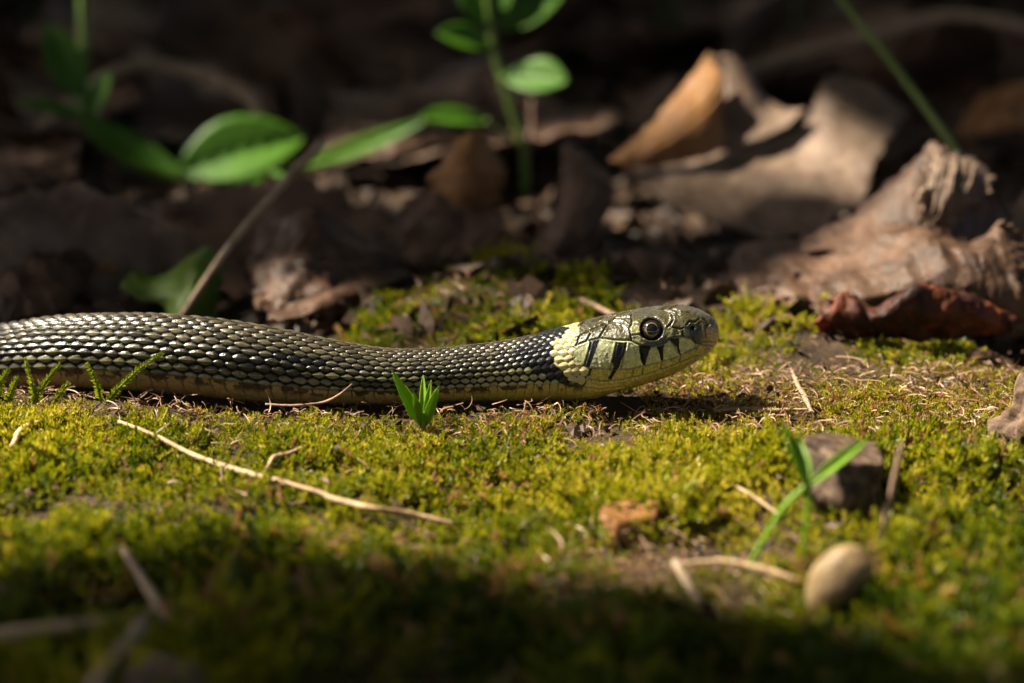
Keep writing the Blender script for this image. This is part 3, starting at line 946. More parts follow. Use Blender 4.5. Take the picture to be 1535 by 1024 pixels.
        rr_ = np.hypot(np.sin(al) * np.cos(ph) / 1.0, np.sin(al) * np.sin(ph) / 1.12)
        bot_ = sstep(0.2, -0.8, np.sin(ph)) * np.ones_like(al)
        ic = np.array([.008, .005, .004])[None, None] + bot_[..., None] * np.array([.016, .007, .003])[None, None]
        ic = ic * (0.6 + 0.8 * (0.5 + 0.5 * vnoise(np.stack([np.cos(ph) * 5 + 0 * al, np.sin(ph) * 5 + 0 * al, al * 5 + 0 * ph], -1), 7)))[..., None]
        ring_ = np.exp(-((rr_ - 0.56) / 0.04) ** 2)[..., None]
        ic = ic * (1 - ring_) + np.array([.20, .135, .07]) * ring_
        pu = sstep(0.54, 0.49, rr_)[..., None]
        ic = ic * (1 - pu) + np.array([.003, .003, .004]) * pu
        rim = sstep(0.84, 0.95, rr_)[..., None]
        ic = ic * (1 - rim) + np.array([.008, .006, .005]) * rim
        eye = mesh_obj('eye', E.reshape(-1, 3), grid_faces(40, 56, True), em, root)
        ia = eye.data.color_attributes.new('iris', 'FLOAT_COLOR', 'POINT')
        ia.data.foreach_set("color", np.concatenate([ic.reshape(-1, 3), np.ones((ic.shape[0] * ic.shape[1], 1))], 1).astype(np.float32).ravel())


build_snake()


# ------------------------------------------------------------------ dead leaves behind the snake
def blade(name, parent, rows, mat, **kw):
    V, F = patch(rows, **kw)
    return mesh_obj(name, V, F, mat, parent, origin=None if parent is None else np.array(parent.location) / S)


def leaf_thing(name, label, cat, rows, mat, group=None, **kw):
    V, F = patch(rows, **kw)
    c = V.mean(0)
    lo = V[:, 2].min()
    o = mesh_obj(name, V, F, mat, None, origin=(c[0], c[1], lo))
    return tag(o, label, cat, group)


# big curled leaf standing beside the snake's head
t = thing('curled_dead_leaf', 'large crumpled brown dead leaf curling up beyond the snake\'s snout', 'dead leaf', on_ground(1300, 490))
blade('lower_lobe', t, [[(1004, 482, 4.2), (1008, 460, 4.8), (1015, 440, 5.4), (1030, 425, 6.0)],
                        [(1080, 494, 3.6), (1082, 450, 4.7), (1095, 400, 6.0), (1115, 375, 6.9)],
                        [(1180, 498, 3.4), (1185, 450, 4.3), (1190, 395, 5.7), (1205, 352, 6.9)],
                        [(1270, 490, 3.6), (1275, 440, 3.8), (1280, 385, 5.0), (1285, 338, 6.3)],
                        [(1350, 490, 3.7), (1355, 430, 3.6), (1370, 375, 4.3), (1385, 340, 5.5)],
                        [(1430, 495, 3.7), (1440, 430, 3.5), (1450, 380, 4.0), (1470, 358, 5.0)],
                        [(1510, 500, 3.6), (1512, 440, 3.5), (1508, 380, 4.0), (1505, 330, 4.8)],
                        [(1600, 505, 3.6), (1590, 450, 3.7), (1570, 410, 4.3), (1550, 385, 5.0)]],
      'dead_brown', nu=220, nv=120, wr=0.10, ws=1.1, rag=0.14, seed=3, th=0.018, stri=.085)
blade('upper_lobe', t, [[(1200, 375, 5.9), (1215, 362, 6.4), (1225, 350, 6.8), (1235, 342, 7.0)],
                        [(1275, 375, 5.6), (1285, 345, 6.2), (1290, 322, 6.6), (1282, 318, 6.9)],
                        [(1345, 385, 5.4), (1352, 320, 6.0), (1352, 268, 6.5), (1335, 272, 7.0)],
                        [(1395, 395, 5.3), (1415, 300, 6.2), (1402, 226, 6.6), (1385, 232, 7.2)],
                        [(1440, 400, 5.5), (1475, 310, 6.8), (1450, 245, 6.8), (1430, 240, 7.4)],
                        [(1490, 405, 5.6), (1515, 330, 7.0), (1490, 285, 7.0), (1475, 262, 7.6)]],
      'dead_brown', nu=120, nv=90, wr=0.03, ws=1.2, rag=0.06, seed=6, th=0.018, stri=.035)
blade('curled_rim', t, [[(1388, 226, 6.9), (1392, 232, 6.2), (1386, 262, 5.6), (1382, 310, 5.4), (1374, 338, 5.5)],
                        [(1420, 228, 6.9), (1424, 240, 6.1), (1420, 275, 5.5), (1414, 312, 5.3), (1408, 334, 5.4)],
                        [(1452, 242, 6.9), (1456, 252, 6.2), (1452, 280, 5.7), (1446, 305, 5.5), (1440, 325, 5.6)],
                        [(1478, 262, 6.9), (1482, 268, 6.4), (1482, 284, 6.0), (1479, 298, 5.8), (1474, 306, 5.9)]],
      'dead_pale', nu=110, nv=90, wr=0.05, ws=1.6, rag=0.20, seed=8, th=0.015, stri=.05)

# the broad pale leaf with a folded orange corner
t = thing('folded_dead_leaf', 'broad grey-brown dead leaf with an orange folded corner leaning on the litter', 'dead leaf', at(1150, 345, 8.6))
blade('broad_blade', t, [[(932, 262, 10.6), (935, 258, 10.8), (940, 255, 11.0)],
                         [(1000, 306, 9.6), (1010, 270, 10.4), (1030, 240, 11.4)],
                         [(1080, 335, 9.0), (1095, 270, 10.4), (1110, 222, 11.6)],
                         [(1160, 356, 8.6), (1190, 270, 10.4), (1205, 185, 12.2)],
                         [(1230, 345, 8.6), (1262, 250, 10.6), (1250, 112, 13.2)],
                         [(1288, 305, 9.2), (1325, 220, 11.0), (1362, 165, 12.6)]],
      'dead_pale', nu=90, nv=60, wr=0.09, ws=1.0, rag=0.10, veins=6, vd=0.025, seed=14, th=0.03)
blade('orange_fold', t, [[(918, 240, 10.8), (925, 248, 10.5), (935, 254, 10.4)],
                         [(975, 185, 11.2), (990, 215, 10.6), (1000, 245, 10.5)],
                         [(1030, 125, 11.8), (1045, 175, 11.0), (1050, 235, 10.6)],
                         [(1062, 80, 12.2), (1085, 130, 11.6), (1085, 222, 10.9)]],
      'dead_orange', nu=60, nv=50, wr=0.06, ws=1.2, rag=0.06, veins=5, vd=0.02, seed=16, th=0.03)
blade('upper_fold', t, [[(1070, 84, 12.4), (1080, 140, 12.0), (1084, 222, 11.0)],
                        [(1100, 84, 12.6), (1125, 150, 12.0), (1135, 210, 11.2)],
                        [(1128, 118, 12.6), (1155, 160, 12.2), (1175, 190, 11.5)],
                        [(1150, 160, 12.6), (1185, 165, 12.3), (1212, 165, 11.9)]],
      'dead_pale', nu=50, nv=40, wr=0.07, ws=1.2, rag=0.06, seed=18, th=0.03)

leaf_thing('rolled_dead_leaf', 'dark red-brown dead leaf with a wavy upper edge at the rim of the moss', 'dead leaf',
           [[(1226, 506, 2.9), (1224, 480, 2.75), (1232, 455, 2.8), (1236, 450, 3.1)],
            [(1262, 508, 2.8), (1258, 475, 2.6), (1266, 442, 2.7), (1272, 437, 3.1)],
            [(1310, 508, 2.7), (1308, 485, 2.45), (1312, 466, 2.6), (1320, 460, 3.0)],
            [(1360, 508, 2.7), (1356, 470, 2.45), (1372, 432, 2.6), (1380, 424, 3.1)],
            [(1420, 508, 2.8), (1418, 470, 2.55), (1430, 438, 2.8), (1436, 432, 3.2)],
            [(1470, 506, 3.0), (1472, 480, 2.8), (1482, 460, 3.0), (1488, 456, 3.3)],
            [(1515, 500, 3.2), (1520, 492, 3.1), (1525, 484, 3.2), (1530, 480, 3.4)]],
           'dead_red', nu=110, nv=40, wr=0.07, ws=2.2, rag=0.07, seed=22, th=0.012, stri=.06)


def litter_leaf(label, rows, mat, seed, group=None, **kw):
    a = dict(nu=70, nv=50, wr=0.18, ws=0.9, rag=0.14, veins=5, vd=0.035, th=0.03, fine=0.03)
    a.update(kw)
    return leaf_thing('dead_leaf', label, 'dead leaf', rows, mat, group, seed=seed, **a)


litter_leaf('rumpled brown dead leaf with dark creases behind the thick of the snake\'s body',
            [[(380, 470, 4.2), (385, 410, 5.6), (400, 350, 7.0)], [(440, 478, 4.2), (450, 395, 5.2), (460, 330, 6.6)],
             [(510, 470, 4.6), (520, 400, 5.6), (525, 350, 6.8)], [(570, 450, 5.4), (585, 395, 6.2), (590, 365, 7.0)]], 'dead_brown', 31, wr=.3, ws=1.1)
litter_leaf('mauve-brown rumpled dead leaf lying behind the snake where its body leaves the clearing',
            [[(-40, 470, 5.0), (-35, 400, 6.6), (-30, 345, 8.2)], [(30, 480, 4.8), (35, 400, 6.2), (40, 340, 8.2)],
             [(90, 470, 5.0), (100, 400, 6.2), (100, 345, 8.0)], [(135, 440, 6.0), (140, 400, 6.8), (135, 370, 7.8)]], 'dead_brown', 33, wr=.28, ws=1.1)
litter_leaf('long brown dead leaf lying flat under the trailing green vine',
            [[(135, 400, 7.2), (140, 350, 8.0), (150, 300, 9.2)], [(230, 385, 7.8), (240, 335, 8.6), (250, 300, 9.6)],
             [(330, 372, 8.2), (340, 320, 9.0), (350, 290, 10.0)], [(430, 345, 8.6), (440, 310, 9.6), (450, 285, 10.4)], [(510, 310, 9.8), (515, 298, 10.2), (520, 285, 10.6)]], 'dead_brown', 35)
litter_leaf('narrow tan dead leaf standing upright below the green vine',
            [[(135, 400, 6.8), (150, 405, 6.6), (185, 400, 6.8)], [(150, 350, 7.6), (165, 350, 7.3), (195, 345, 7.6)], [(178, 290, 8.4), (185, 290, 8.2), (195, 288, 8.4)]], 'dead_orange', 37, nu=40, nv=30, wr=.1, rag=.06)
litter_leaf('orange-brown curled dead leaf with a pointed tip beside the round-leaved seedling',
            [[(655, 300, 9.6), (660, 270, 9.8), (690, 200, 10.4)], [(690, 318, 9.2), (695, 265, 9.3), (706, 196, 10.2)],
             [(725, 300, 9.4), (735, 262, 9.6), (722, 202, 10.3)], [(745, 275, 10.0), (748, 258, 10.1), (735, 225, 10.4)]], 'dead_orange', 39, nu=50, nv=50, wr=.14)
litter_leaf('dark brown dead leaf curled into a trough at the foot of the seedling',
            [[(780, 400, 7.2), (800, 360, 7.6), (835, 300, 8.6), (845, 215, 10.0)], [(830, 402, 7.0), (850, 350, 7.2), (875, 290, 8.4), (860, 222, 10.0)],
             [(880, 380, 7.6), (905, 330, 8.2), (915, 280, 9.0), (890, 250, 10.0)]], 'dead_dark', 41, nu=60, nv=60, wr=.16)
litter_leaf('flat dull brown dead leaf lying behind the snake\'s head under the thin twig',
            [[(800, 425, 6.2), (815, 400, 6.8), (830, 385, 7.4)], [(880, 445, 5.6), (890, 410, 6.4), (900, 375, 7.4)],
             [(950, 450, 5.4), (960, 410, 6.2), (965, 375, 7.2)], [(1010, 435, 5.8), (1015, 410, 6.4), (1010, 390, 7.0)]], 'dead_dark', 43)
litter_leaf('large purple-brown dead leaf in deep shade between vine and seedling',
            [[(480, 230, 14.4), (500, 190, 16.0), (530, 150, 18.0)], [(560, 240, 13.6), (590, 180, 15.6), (620, 130, 18.0)],
             [(640, 220, 14.2), (670, 165, 16.2), (700, 95, 19.0)], [(720, 180, 15.4), (735, 140, 17.0), (740, 90, 18.6)]], 'dead_brown', 45)
litter_leaf('brown dead leaf fragment with a torn edge in front of the seedling',
            [[(560, 400, 7.0), (570, 360, 7.6), (585, 320, 8.6)], [(620, 405, 6.8), (635, 350, 7.6), (640, 300, 9.0)], [(690, 390, 7.2), (700, 350, 7.9), (705, 310, 8.8)], [(755, 380, 7.4), (760, 350, 7.9), (755, 325, 8.4)]], 'dead_dark', 47, wr=.28, ws=1.2)
litter_leaf('ochre dead leaf beyond the green grass stem',
            [[(1440, 205, 14.2), (1450, 180, 15.2), (1470, 150, 16.4)], [(1500, 200, 14.0), (1515, 165, 15.4), (1530, 130, 17.0)], [(1570, 190, 14.4), (1580, 150, 16.0), (1590, 110, 18.0)]], 'dead_orange', 49)
litter_leaf('pale brown dead leaf tucked behind the big curled leaf',
            [[(1480, 380, 7.8), (1485, 345, 8.4), (1500, 305, 9.2)], [(1540, 385, 7.4), (1545, 335, 8.4), (1550, 285, 9.6)], [(1610, 380, 7.6), (1615, 330, 8.6), (1620, 280, 9.8)]], 'dead_pale', 51)
litter_leaf('long dull brown dead leaf in the shade left of the vine leaves',
            [[(-60, 300, 10.4), (-55, 270, 11.2), (-50, 240, 12.2)], [(30, 290, 10.6), (40, 255, 11.4), (45, 230, 12.4)], [(110, 262, 11.8), (120, 240, 12.4), (125, 225, 12.8)]], 'dead_brown', 53)
litter_leaf('thin brown dead leaf edge just behind the snake\'s thinnest stretch',
            [[(400, 480, 3.6), (405, 470, 3.8), (415, 462, 4.0)], [(470, 470, 3.8), (478, 455, 4.1), (485, 440, 4.6)], [(540, 440, 4.9), (548, 425, 5.3), (555, 412, 5.8)], [(600, 425, 5.6), (606, 415, 5.9), (612, 408, 6.2)]], 'dead_brown', 55, nu=60, nv=24, wr=.12, veins=0)
litter_leaf('small pinkish brown dead leaf at the snake\'s chin height beside the moss edge',
            [[(1150, 506, 3.0), (1155, 494, 3.3), (1165, 484, 3.6)], [(1200, 512, 2.8), (1205, 498, 3.1), (1212, 486, 3.4)], [(1240, 506, 3.0), (1244, 497, 3.2), (1250, 490, 3.4)]], 'dead_pale', 57, nu=30, nv=24, wr=.06, veins=0, rag=.08)

# the rest of the shaded leaf litter, alike but for place
GL = 'dead leaves strewn over the shaded litter'
r = random.Random(5)
protol = []
for k in range(7):
    w, l = r.uniform(2.2, 3.6), r.uniform(3.5, 6.0)
    rows = []
    for u in np.linspace(0, 1, 6):
        hw = w / 2 * max(0.12, math.sin(math.pi * (0.08 + 0.87 * u)) ** 0.7)
        rows.append([((u - .5) * l, v * hw, 0.35 * v * v * hw * r.uniform(.2, 1.2) + 0.5 * (u - .5) ** 2 * r.uniform(-1, 2)) for v in (-1, -.4, .4, 1)])
    V, F = patch(rows, nu=34, nv=24, th=0.03, wr=0.22, ws=.8, rag=0.15, veins=6, vd=0.03, seed=100 + k, px=False, fine=.05)
    o = mesh_obj('dead_leaf', V, F, ['dead_brown', 'dead_dark', 'dead_brown', 'dead_dark', 'dead_brown', 'dead_dark', 'dead_pale'][k])
    tag(o, 'brown dead leaf strewn in the shaded litter beyond the moss', 'dead leaf', GL)
    protol.append(o)
count = 0
for k in range(74):
    y = 6.5 + 27 * r.random() ** 0.9
    half = 8.6 + 0.17 * y
    x = r.uniform(-half, half)
    if y < 9 and -3 < x < 3.4:
        y += 4
    if x > 0.8 and y < 14.5:
        y = 14.5 + r.random() * 14
    if x < -0.5 and 8.5 < y < 14.5:
        y = 15 + r.random() * 14
    o = protol[count] if count < 7 else protol[r.randrange(7)].copy()
    if count >= 7:
        COL.objects.link(o)
    count += 1
    o.location = Vector((x * S, y * S, (gz(x, y) + r.uniform(0.10, 0.45)) * S))
    o.rotation_euler = (r.gauss(0, .38), r.gauss(0, .38), r.uniform(0, 6.28))
    s = r.uniform(.7, 1.15)
    o.scale = (s, s, s)
    tone = {'dead_leaf_brown': 'mid-brown', 'dead_leaf_dark': 'dark brown', 'dead_leaf_pale': 'pale grey-brown'}[o.data.materials[0].name]
    where = 'under and behind the trailing green vine' if x < -2.5 else ('around the foot of the green seedling' if x < 1.8 else 'around and behind the broad folded leaf')
    if y > 20:
        where = 'far back in the dark ' + ('past the vine' if x < -2.5 else ('past the seedling' if x < 1.8 else 'past the folded leaf'))
    o['label'] = 'strewn %s dead leaf %s' % (tone, where)


# ------------------------------------------------------------------ living plants
def oval(parent, name, b, tp, width, nrm=(0, -.55, .8), mat='leaf_green', **kw):
    V, F = leaf_shape(at(*b), at(*tp), width, nrm, **kw)
    return mesh_obj(name, V, F, mat, parent, origin=np.array(parent.location) / S)


def stem(parent, name, pts, radii, mat='stem_green', n=30, px=True, **kw):
    P = [at(*p) for p in pts] if px else pts
    V, F = tube(P, radii, n, 8, **kw)
    return mesh_obj(name, V, F, mat, parent, origin=np.array(parent.location) / S)


base = on_ground(785, 300)
Yb = base[1]
t = thing('seedling', 'upright green seedling with small oval leaves rising from the shaded litter', 'seedling', base)
stem(t, 'stem', [(785, 306, Yb), (788, 260, Yb), (783, 215, Yb), (768, 165, Yb), (748, 100, Yb), (737, 55, Yb), (728, -40, Yb)], [.09, .085, .08, .075, .06])
stem(t, 'side_stem', [(789, 235, Yb), (797, 190, Yb + .2), (797, 150, Yb + .3)], [.05, .04], mat='twig')
stem(t, 'petiole', [(785, 222, Yb), (760, 205, Yb - .2), (728, 180, Yb - .3)], [.045, .04])
oval(t, 'leaf', (748, 112, Yb - .1), (850, 120, Yb - .8), .80, (0.05, -.75, .65), shape=.62, curl=.05)
oval(t, 'leaf', (752, 45, Yb), (845, -14, Yb + .4), .62, (0.1, -.8, .6), curl=.1)
oval(t, 'leaf', (738, 72, Yb), (658, 46, Yb - .4), .58, (0.1, -.7, .7), curl=.1, shape=.55)
oval(t, 'leaf', (738, 45, Yb), (690, -50, Yb + .2), .66, (0, -.9, .4), curl=.1)
oval(t, 'leaf', (738, 40, Yb), (762, -70, Yb + .5), .62, (0, -.9, .4), curl=.1)
oval(t, 'leaf', (732, 182, Yb - .3), (630, 172, Yb - .8), .50, (0, -.55, .83), curl=.06, shape=.5)

base = on_ground(255, 275)
Yv = base[1]
t = thing('trailing_vine', 'green creeping plant with pointed leaves trailing over the shaded dead leaves', 'vine', base)
stem(t, 'stem', [(124, -30, Yv + 1), (126, 60, Yv + .8), (124, 120, Yv + .5), (128, 180, Yv + .2), (190, 240, Yv), (265, 268, Yv), (350, 266, Yv), (440, 255, Yv), (520, 235, Yv + .2)], [.11, .11, .10, .09, .06], n=60)
oval(t, 'leaf', (122, 150, Yv), (72, 36, Yv + .4), .78, (0.35, -.85, .3), curl=.05)
oval(t, 'leaf', (135, 180, Yv), (28, 148, Yv - .3), .36, (0, -.5, .86), curl=.12)
oval(t, 'leaf', (130, 185, Yv - .1), (162, 108, Yv), .46, (-.3, -.9, .2), curl=.08)
oval(t, 'leaf', (120, 180, Yv - .2), (275, 268, Yv - .6), .62, (.3, -.7, .6), curl=-.10)
oval(t, 'leaf', (262, 258, Yv - .3), (455, 200, Yv + .3), 1.45, (0, -.72, .7), curl=.08, shape=.5)
oval(t, 'leaf', (440, 255, Yv - .2), (645, 186, Yv + .6), .42, (0, -.7, .72), curl=-.12)
oval(t, 'leaf', (300, 268, Yv - .3), (430, 262, Yv - .6), .50, (0, -.45, .9), curl=.05)

base = on_ground(270, 470, .1)
Yt = 5.6
tl = leaf_thing('torn_leaf', 'torn green leaf pierced by a dry straw behind the snake', 'leaf',
                [[(180, 428, Yt + .3), (184, 420, Yt + .4), (196, 408, Yt + .5), (206, 404, Yt + .6)],
                 [(208, 452, Yt - .1), (215, 440, Yt + .1), (225, 425, Yt + .3), (232, 416, Yt + .5)],
                 [(245, 456, Yt - .2), (255, 440, Yt - .2), (262, 415, Yt + .2), (272, 396, Yt + .6)],
                 [(258, 485, Yt - .7), (282, 450, Yt - .5), (292, 405, Yt), (305, 372, Yt + .8)],
                 [(290, 488, Yt - .6), (315, 455, Yt - .3), (325, 410, Yt + .1), (328, 378, Yt + .7)],
                 [(322, 478, Yt - .4), (330, 450, Yt - .1), (332, 420, Yt + .1), (333, 400, Yt + .4)]],
                'leaf_torn', nu=60, nv=40, wr=.06, ws=1.2, rag=.06, veins=4, vd=-.02, seed=61, th=.025)


def straw_thing(name, label, cat, pts, radii, mat='straw', n=50, seg=9, group=None, px=True, **kw):
    P = [at(*p) for p in pts] if px else pts
    V, F = tube(P, radii, n, seg, **kw)
    k = V[:, 2].argmin()
    return tag(mesh_obj(name, V, F, mat, None, origin=V[k]), label, cat, group)


straw_thing('dry_straw', 'dry pale straw leaning up through the torn green leaf', 'straw', [(262, 490, 4.6), (300, 432, 5.0), (345, 368, 5.6), (410, 292, 6.4), (484, 213, 7.4)], [.055, .06, .065, .07, .08], 'straw_dull', rough=.12, seed=3)
straw_thing('arching_straw', 'blurred tan stalk arching above the vine leaves', 'straw', [(60, 190, 14), (150, 118, 16), (215, 97, 16.5), (290, 110, 16.5), (375, 148, 15.8), (400, 215, 15)], [.10, .11, .13, .14, .1], 'straw_dull', seed=4)
straw_thing('arching_straw', 'long pale stalk arching over the shade beyond the green grass stem', 'straw', [(1040, 130, 17), (1180, 85, 18), (1330, 45, 18.5), (1430, 24, 18.5), (1560, 44, 18)], [.10, .11, .12, .12, .12], 'straw_dull', seed=5)
straw_thing('grass_stalk', 'single green grass stem slanting down behind the big curled leaf', 'grass stalk', [(1225, -50, 11), (1280, 25, 10.6), (1335, 92, 10.2), (1390, 165, 9.6), (1442, 240, 8.8), (1480, 330, 7.8)], [.055, .06, .065, .065, .06], 'stem_green', seed=6)
straw_thing('thin_twig', 'thin reddish twig lying on moss just behind the snake\'s head', 'twig', [(768, 402, 6.2), (800, 418, 5.6), (845, 438, 4.8), (890, 458, 3.9), (940, 482, 2.8)], [.05, .045, .045, .04, .04], 'twig', rough=.15, seed=7)
for k in range(18):
    x0 = r.uniform(-14, 14); y0 = r.uniform(22, 33)
    z0 = gz(x0, y0)
    hgt_ = r.uniform(3, 8)
    dx = r.gauss(0, 1.2)
    straw_thing('wild_grass', 'thin grass blade standing in the dark litter at the back', 'grass blade',
                [np.array([x0, y0, z0 - .1]), np.array([x0 + dx * .3, y0, z0 + hgt_ * .5]), np.array([x0 + dx, y0 + r.gauss(0, .6), z0 + hgt_])], [.16, .14, .03], 'fern_dark', 14, 5, 'grass blades in the dark at the back', px=False, flat=.35)['kind'] = 'thing'

# moss shoots that stand out against the snake's flank
def feather(name, label, pts, n=46, ll=.13, mat='sprout', r0=.018, w=.05, seed=0, group=None):
    P = np.array([at(*p) for p in pts])
    A = crom(P, n)
    rr_ = random.Random(seed)
    root = thing(name, label, 'moss shoot', P[0], group)
    V, F = tube(P, [r0, r0 * .5], 20, 6)
    mesh_obj('stem', V, F, 'moss_plain', root, origin=P[0])
    Vs, Fs, o = [], [], 0
    for i in range(2, n):
        ax = A[i] - A[i - 1]; ax /= np.linalg.norm(ax)
        sdv = np.cross(ax, [0, -.9, .3]); sdv /= np.linalg.norm(sdv)
        nv_ = np.cross(sdv, ax)
        for sg in (-1, 1, 0):
            d_ = ax * rr_.uniform(.6, 1.0) + sdv * sg * rr_.uniform(.5, .9) + nv_ * rr_.uniform(-.35, .5) * (1 if sg else 2)
            d_ /= np.linalg.norm(d_)
            l = ll * rr_.uniform(.7, 1.2) * (1.0 - .5 * i / n)
            s2 = np.cross(d_, nv_); s2 /= np.linalg.norm(s2) + 1e-9
            p = A[i]
            Vs.append(np.array([p, p + d_ * l * .5 + s2 * l * .2, p + d_ * l, p + d_ * l * .5 - s2 * l * .2, p + d_ * l * .5 - nv_ * l * .08]))
            Fs += [(o, o + 1, o + 4), (o + 1, o + 2, o + 4), (o, o + 4, o + 3), (o + 4, o + 2, o + 3)]
            o += 5
    lf = mesh_obj('leaves', np.concatenate(Vs), np.array(Fs), 'moss_plain', root, smooth=False, origin=P[0])
    lf['kind'] = 'stuff'
    return root


MAT['moss_plain'] = mottled('bright_moss', [(0.3, (0.17, 0.24, 0.012)), (0.6, (0.28, 0.32, 0.025)), (0.8, (0.36, 0.34, 0.05))], 500, 0.4, 0.45, (1, 1, .6), 0.0)
feather('moss_shoot', 'bright feathery moss shoot slanting up across the snake\'s flank', [(158, 606, -.35), (175, 585, -.5), (205, 556, -.6), (241, 530, -.6)], seed=1, ll=.12, n=60)
feather('moss_shoot', 'short upright moss shoot with a bent tip beside the slanting one', [(152, 604, -.35), (146, 580, -.45), (138, 560, -.45), (130, 546, -.4)], 34, .10, seed=2)
GM = 'moss shoots in front of the snake where it leaves the light'
for k, pp in enumerate([[(45, 610, -.2), (60, 585, -.3), (74, 565, -.3), (88, 548, -.3)], [(10, 605, -.2), (18, 585, -.3), (25, 568, -.3)],
                        [(60, 606, -.2), (50, 585, -.3), (38, 540, -.2)], [(-5, 600, -.1), (0, 575, -.2), (12, 555, -.2)], [(75, 612, -.3), (90, 590, -.4), (102, 575, -.4)]]):
    feather('moss_shoot', 'leafy moss shoot against the flank where the snake\'s body darkens', pp, 30, .12, seed=10 + k, group=GM)

# sprouts
base = on_ground(634, 652, .02)
t = thing('grass_sprout', 'tiny bright green sprout of narrow leaves in front of the snake\'s neck', 'sprout', base)
Y0 = base[1]
stem(t, 'stem', [(634, 658, Y0), (635, 635, Y0 - .05), (635, 618, Y0 - .05)], [.03, .035, .03], 'sprout')
for (bx, by, tx, ty, w, dy) in ((632, 640, 589, 557, .17, -.25), (633, 638, 608, 578, .12, .15), (637, 640, 657, 580, .15, -.2), (636, 636, 634, 562, .12, .3), (636, 638, 646, 570, .10, .1), (633, 640, 620, 588, .12, -.4)):
    oval(t, 'leaf', (bx, by, Y0), (tx, ty, Y0 + dy), w, (0.15 * (1 if tx < 634 else -1), -.9, .3), 'sprout', curl=.05, shape=.4, th=.012, fold=.25)

base = on_ground(1207, 842, .05)
Y0 = base[1]
t = thing('two_leaf_sprout', 'pale green sprout with two spreading narrow leaves in front of the brown stone', 'sprout', base)
stem(t, 'stem', [(1205, 850, Y0), (1207, 800, Y0), (1212, 750, Y0), (1211, 725, Y0)], [.03, .036, .036, .04], 'sprout')
stem(t, 'side_stem', [(1210, 728, Y0), (1180, 755, Y0 - .1), (1150, 800, Y0 - .2), (1122, 848, Y0 - .3)], [.04, .042, .036, .03], 'sprout')
oval(t, 'leaf', (1211, 735, Y0), (1178, 638, Y0 + .1), .19, (.4, -.9, .2), 'sprout', curl=.04, th=.02, fold=.3)
oval(t, 'leaf', (1210, 730, Y0), (1303, 655, Y0 + .5), .17, (-.3, -.8, .55), 'sprout', curl=.06, th=.02, fold=.3)
oval(t, 'leaf', (1211, 730, Y0), (1200, 660, Y0 + .5), .16, (.2, -.9, .2), 'sprout', curl=.04, th=.02, fold=.3)


# ------------------------------------------------------------------ stones, straws and bits on the moss
def stone(name, label, cat, c, size, mat, seed, cuts=7, rough=.06, rot=0.0, egg=0.0):
    rr_ = np.random.default_rng(seed)
    n = 44
    al = np.linspace(0.02, np.pi - 0.02, n)[:, None]; ph = np.linspace(0, 2 * np.pi, 64, endpoint=False)[None]
    D = np.stack([np.sin(al) * np.cos(ph), np.sin(al) * np.sin(ph), np.cos(al) * np.ones_like(ph)], -1)
    R = np.ones(D.shape[:2])
    for _ in range(cuts):
        nrm = rr_.normal(size=3); nrm /= np.linalg.norm(nrm)
        dd = rr_.uniform(.55, .82)
        q = D @ nrm
        R = np.where(q > 1e-3, np.minimum(R, dd / np.maximum(q, 1e-3)), R)
    R = R * (1 + rough * fbm(D * 2.2 + seed, seed, 5) + egg * D[..., 2])
    V = D * R[..., None] * np.array(size)
    ca, sa = math.cos(rot), math.sin(rot)
    V = np.stack([V[..., 0] * ca - V[..., 2] * sa, V[..., 1], V[..., 0] * sa + V[..., 2] * ca], -1)
    V = V.reshape(-1, 3) + np.asarray(c)
    F = grid_faces(n, 64, True)
    k = V[:, 2].argmin()
    return tag(mesh_obj(name, V, F, mat, None, origin=V[k]), label, cat)


b = on_ground(1262, 775)
def wedge(name, label, rows, mat, seed):
    """angular stone from stacked outlines (px, py, depth)"""
    G = np.array([[at(*c) for c in r_] for r_ in rows])
    G = np.concatenate([G, G[:, :1]], 1)
    A = []
    for rrow in G:                       # straight-sided rings keep the corners
        seg = np.linspace(0, len(rrow) - 1, 73)[:-1]
        i = seg.astype(int); t_ = (seg - i)[:, None]
        t_ = t_ * 0.85 + 0.15 * t_ * t_ * (3 - 2 * t_)
        A.append(rrow[i] * (1 - t_) + rrow[i + 1] * t_)
    A = np.array(A)
    n = 30
    s_ = np.linspace(0, len(A) - 1, n); i = np.minimum(s_.astype(int), len(A) - 2); t_ = (s_ - i)[:, None, None]
    A = A[i] * (1 - t_) + A[i + 1] * t_
    c_ = A.mean((0, 1))
    d_ = A - c_
    A = c_ + d_ * (1 + 0.22 * fbm(A * 2.0 + seed, seed, 5))[..., None]
    Vt = [A.reshape(-1, 3)]
    F = grid_faces(n, 72, True)
    cap0, cap1 = A[0].mean(0), A[-1].mean(0)
    rings = []
    for k_, (cc, ring_) in enumerate(((cap1, A[-1]), (cap0, A[0]))):
        for f_ in (.7, .35, .02):
            q = cc + (ring_ - cc) * f_
            q = q + (q - c_) * (0.06 * fbm(q * 2.4 + seed, seed, 4))[:, None]
            rings.append(q)
    top_ = np.concatenate([A[-1:], np.array(rings[:3])]); bot_ = np.concatenate([np.array(rings[3:])[::-1], A[:1]])
    V, F = merge([(A.reshape(-1, 3), F), (top_.reshape(-1, 3), grid_faces(4, 72, True)), (bot_.reshape(-1, 3), grid_faces(4, 72, True))])
    k = V[:, 2].argmin()
    return mesh_obj(name, V, F, mat, None, origin=V[k])


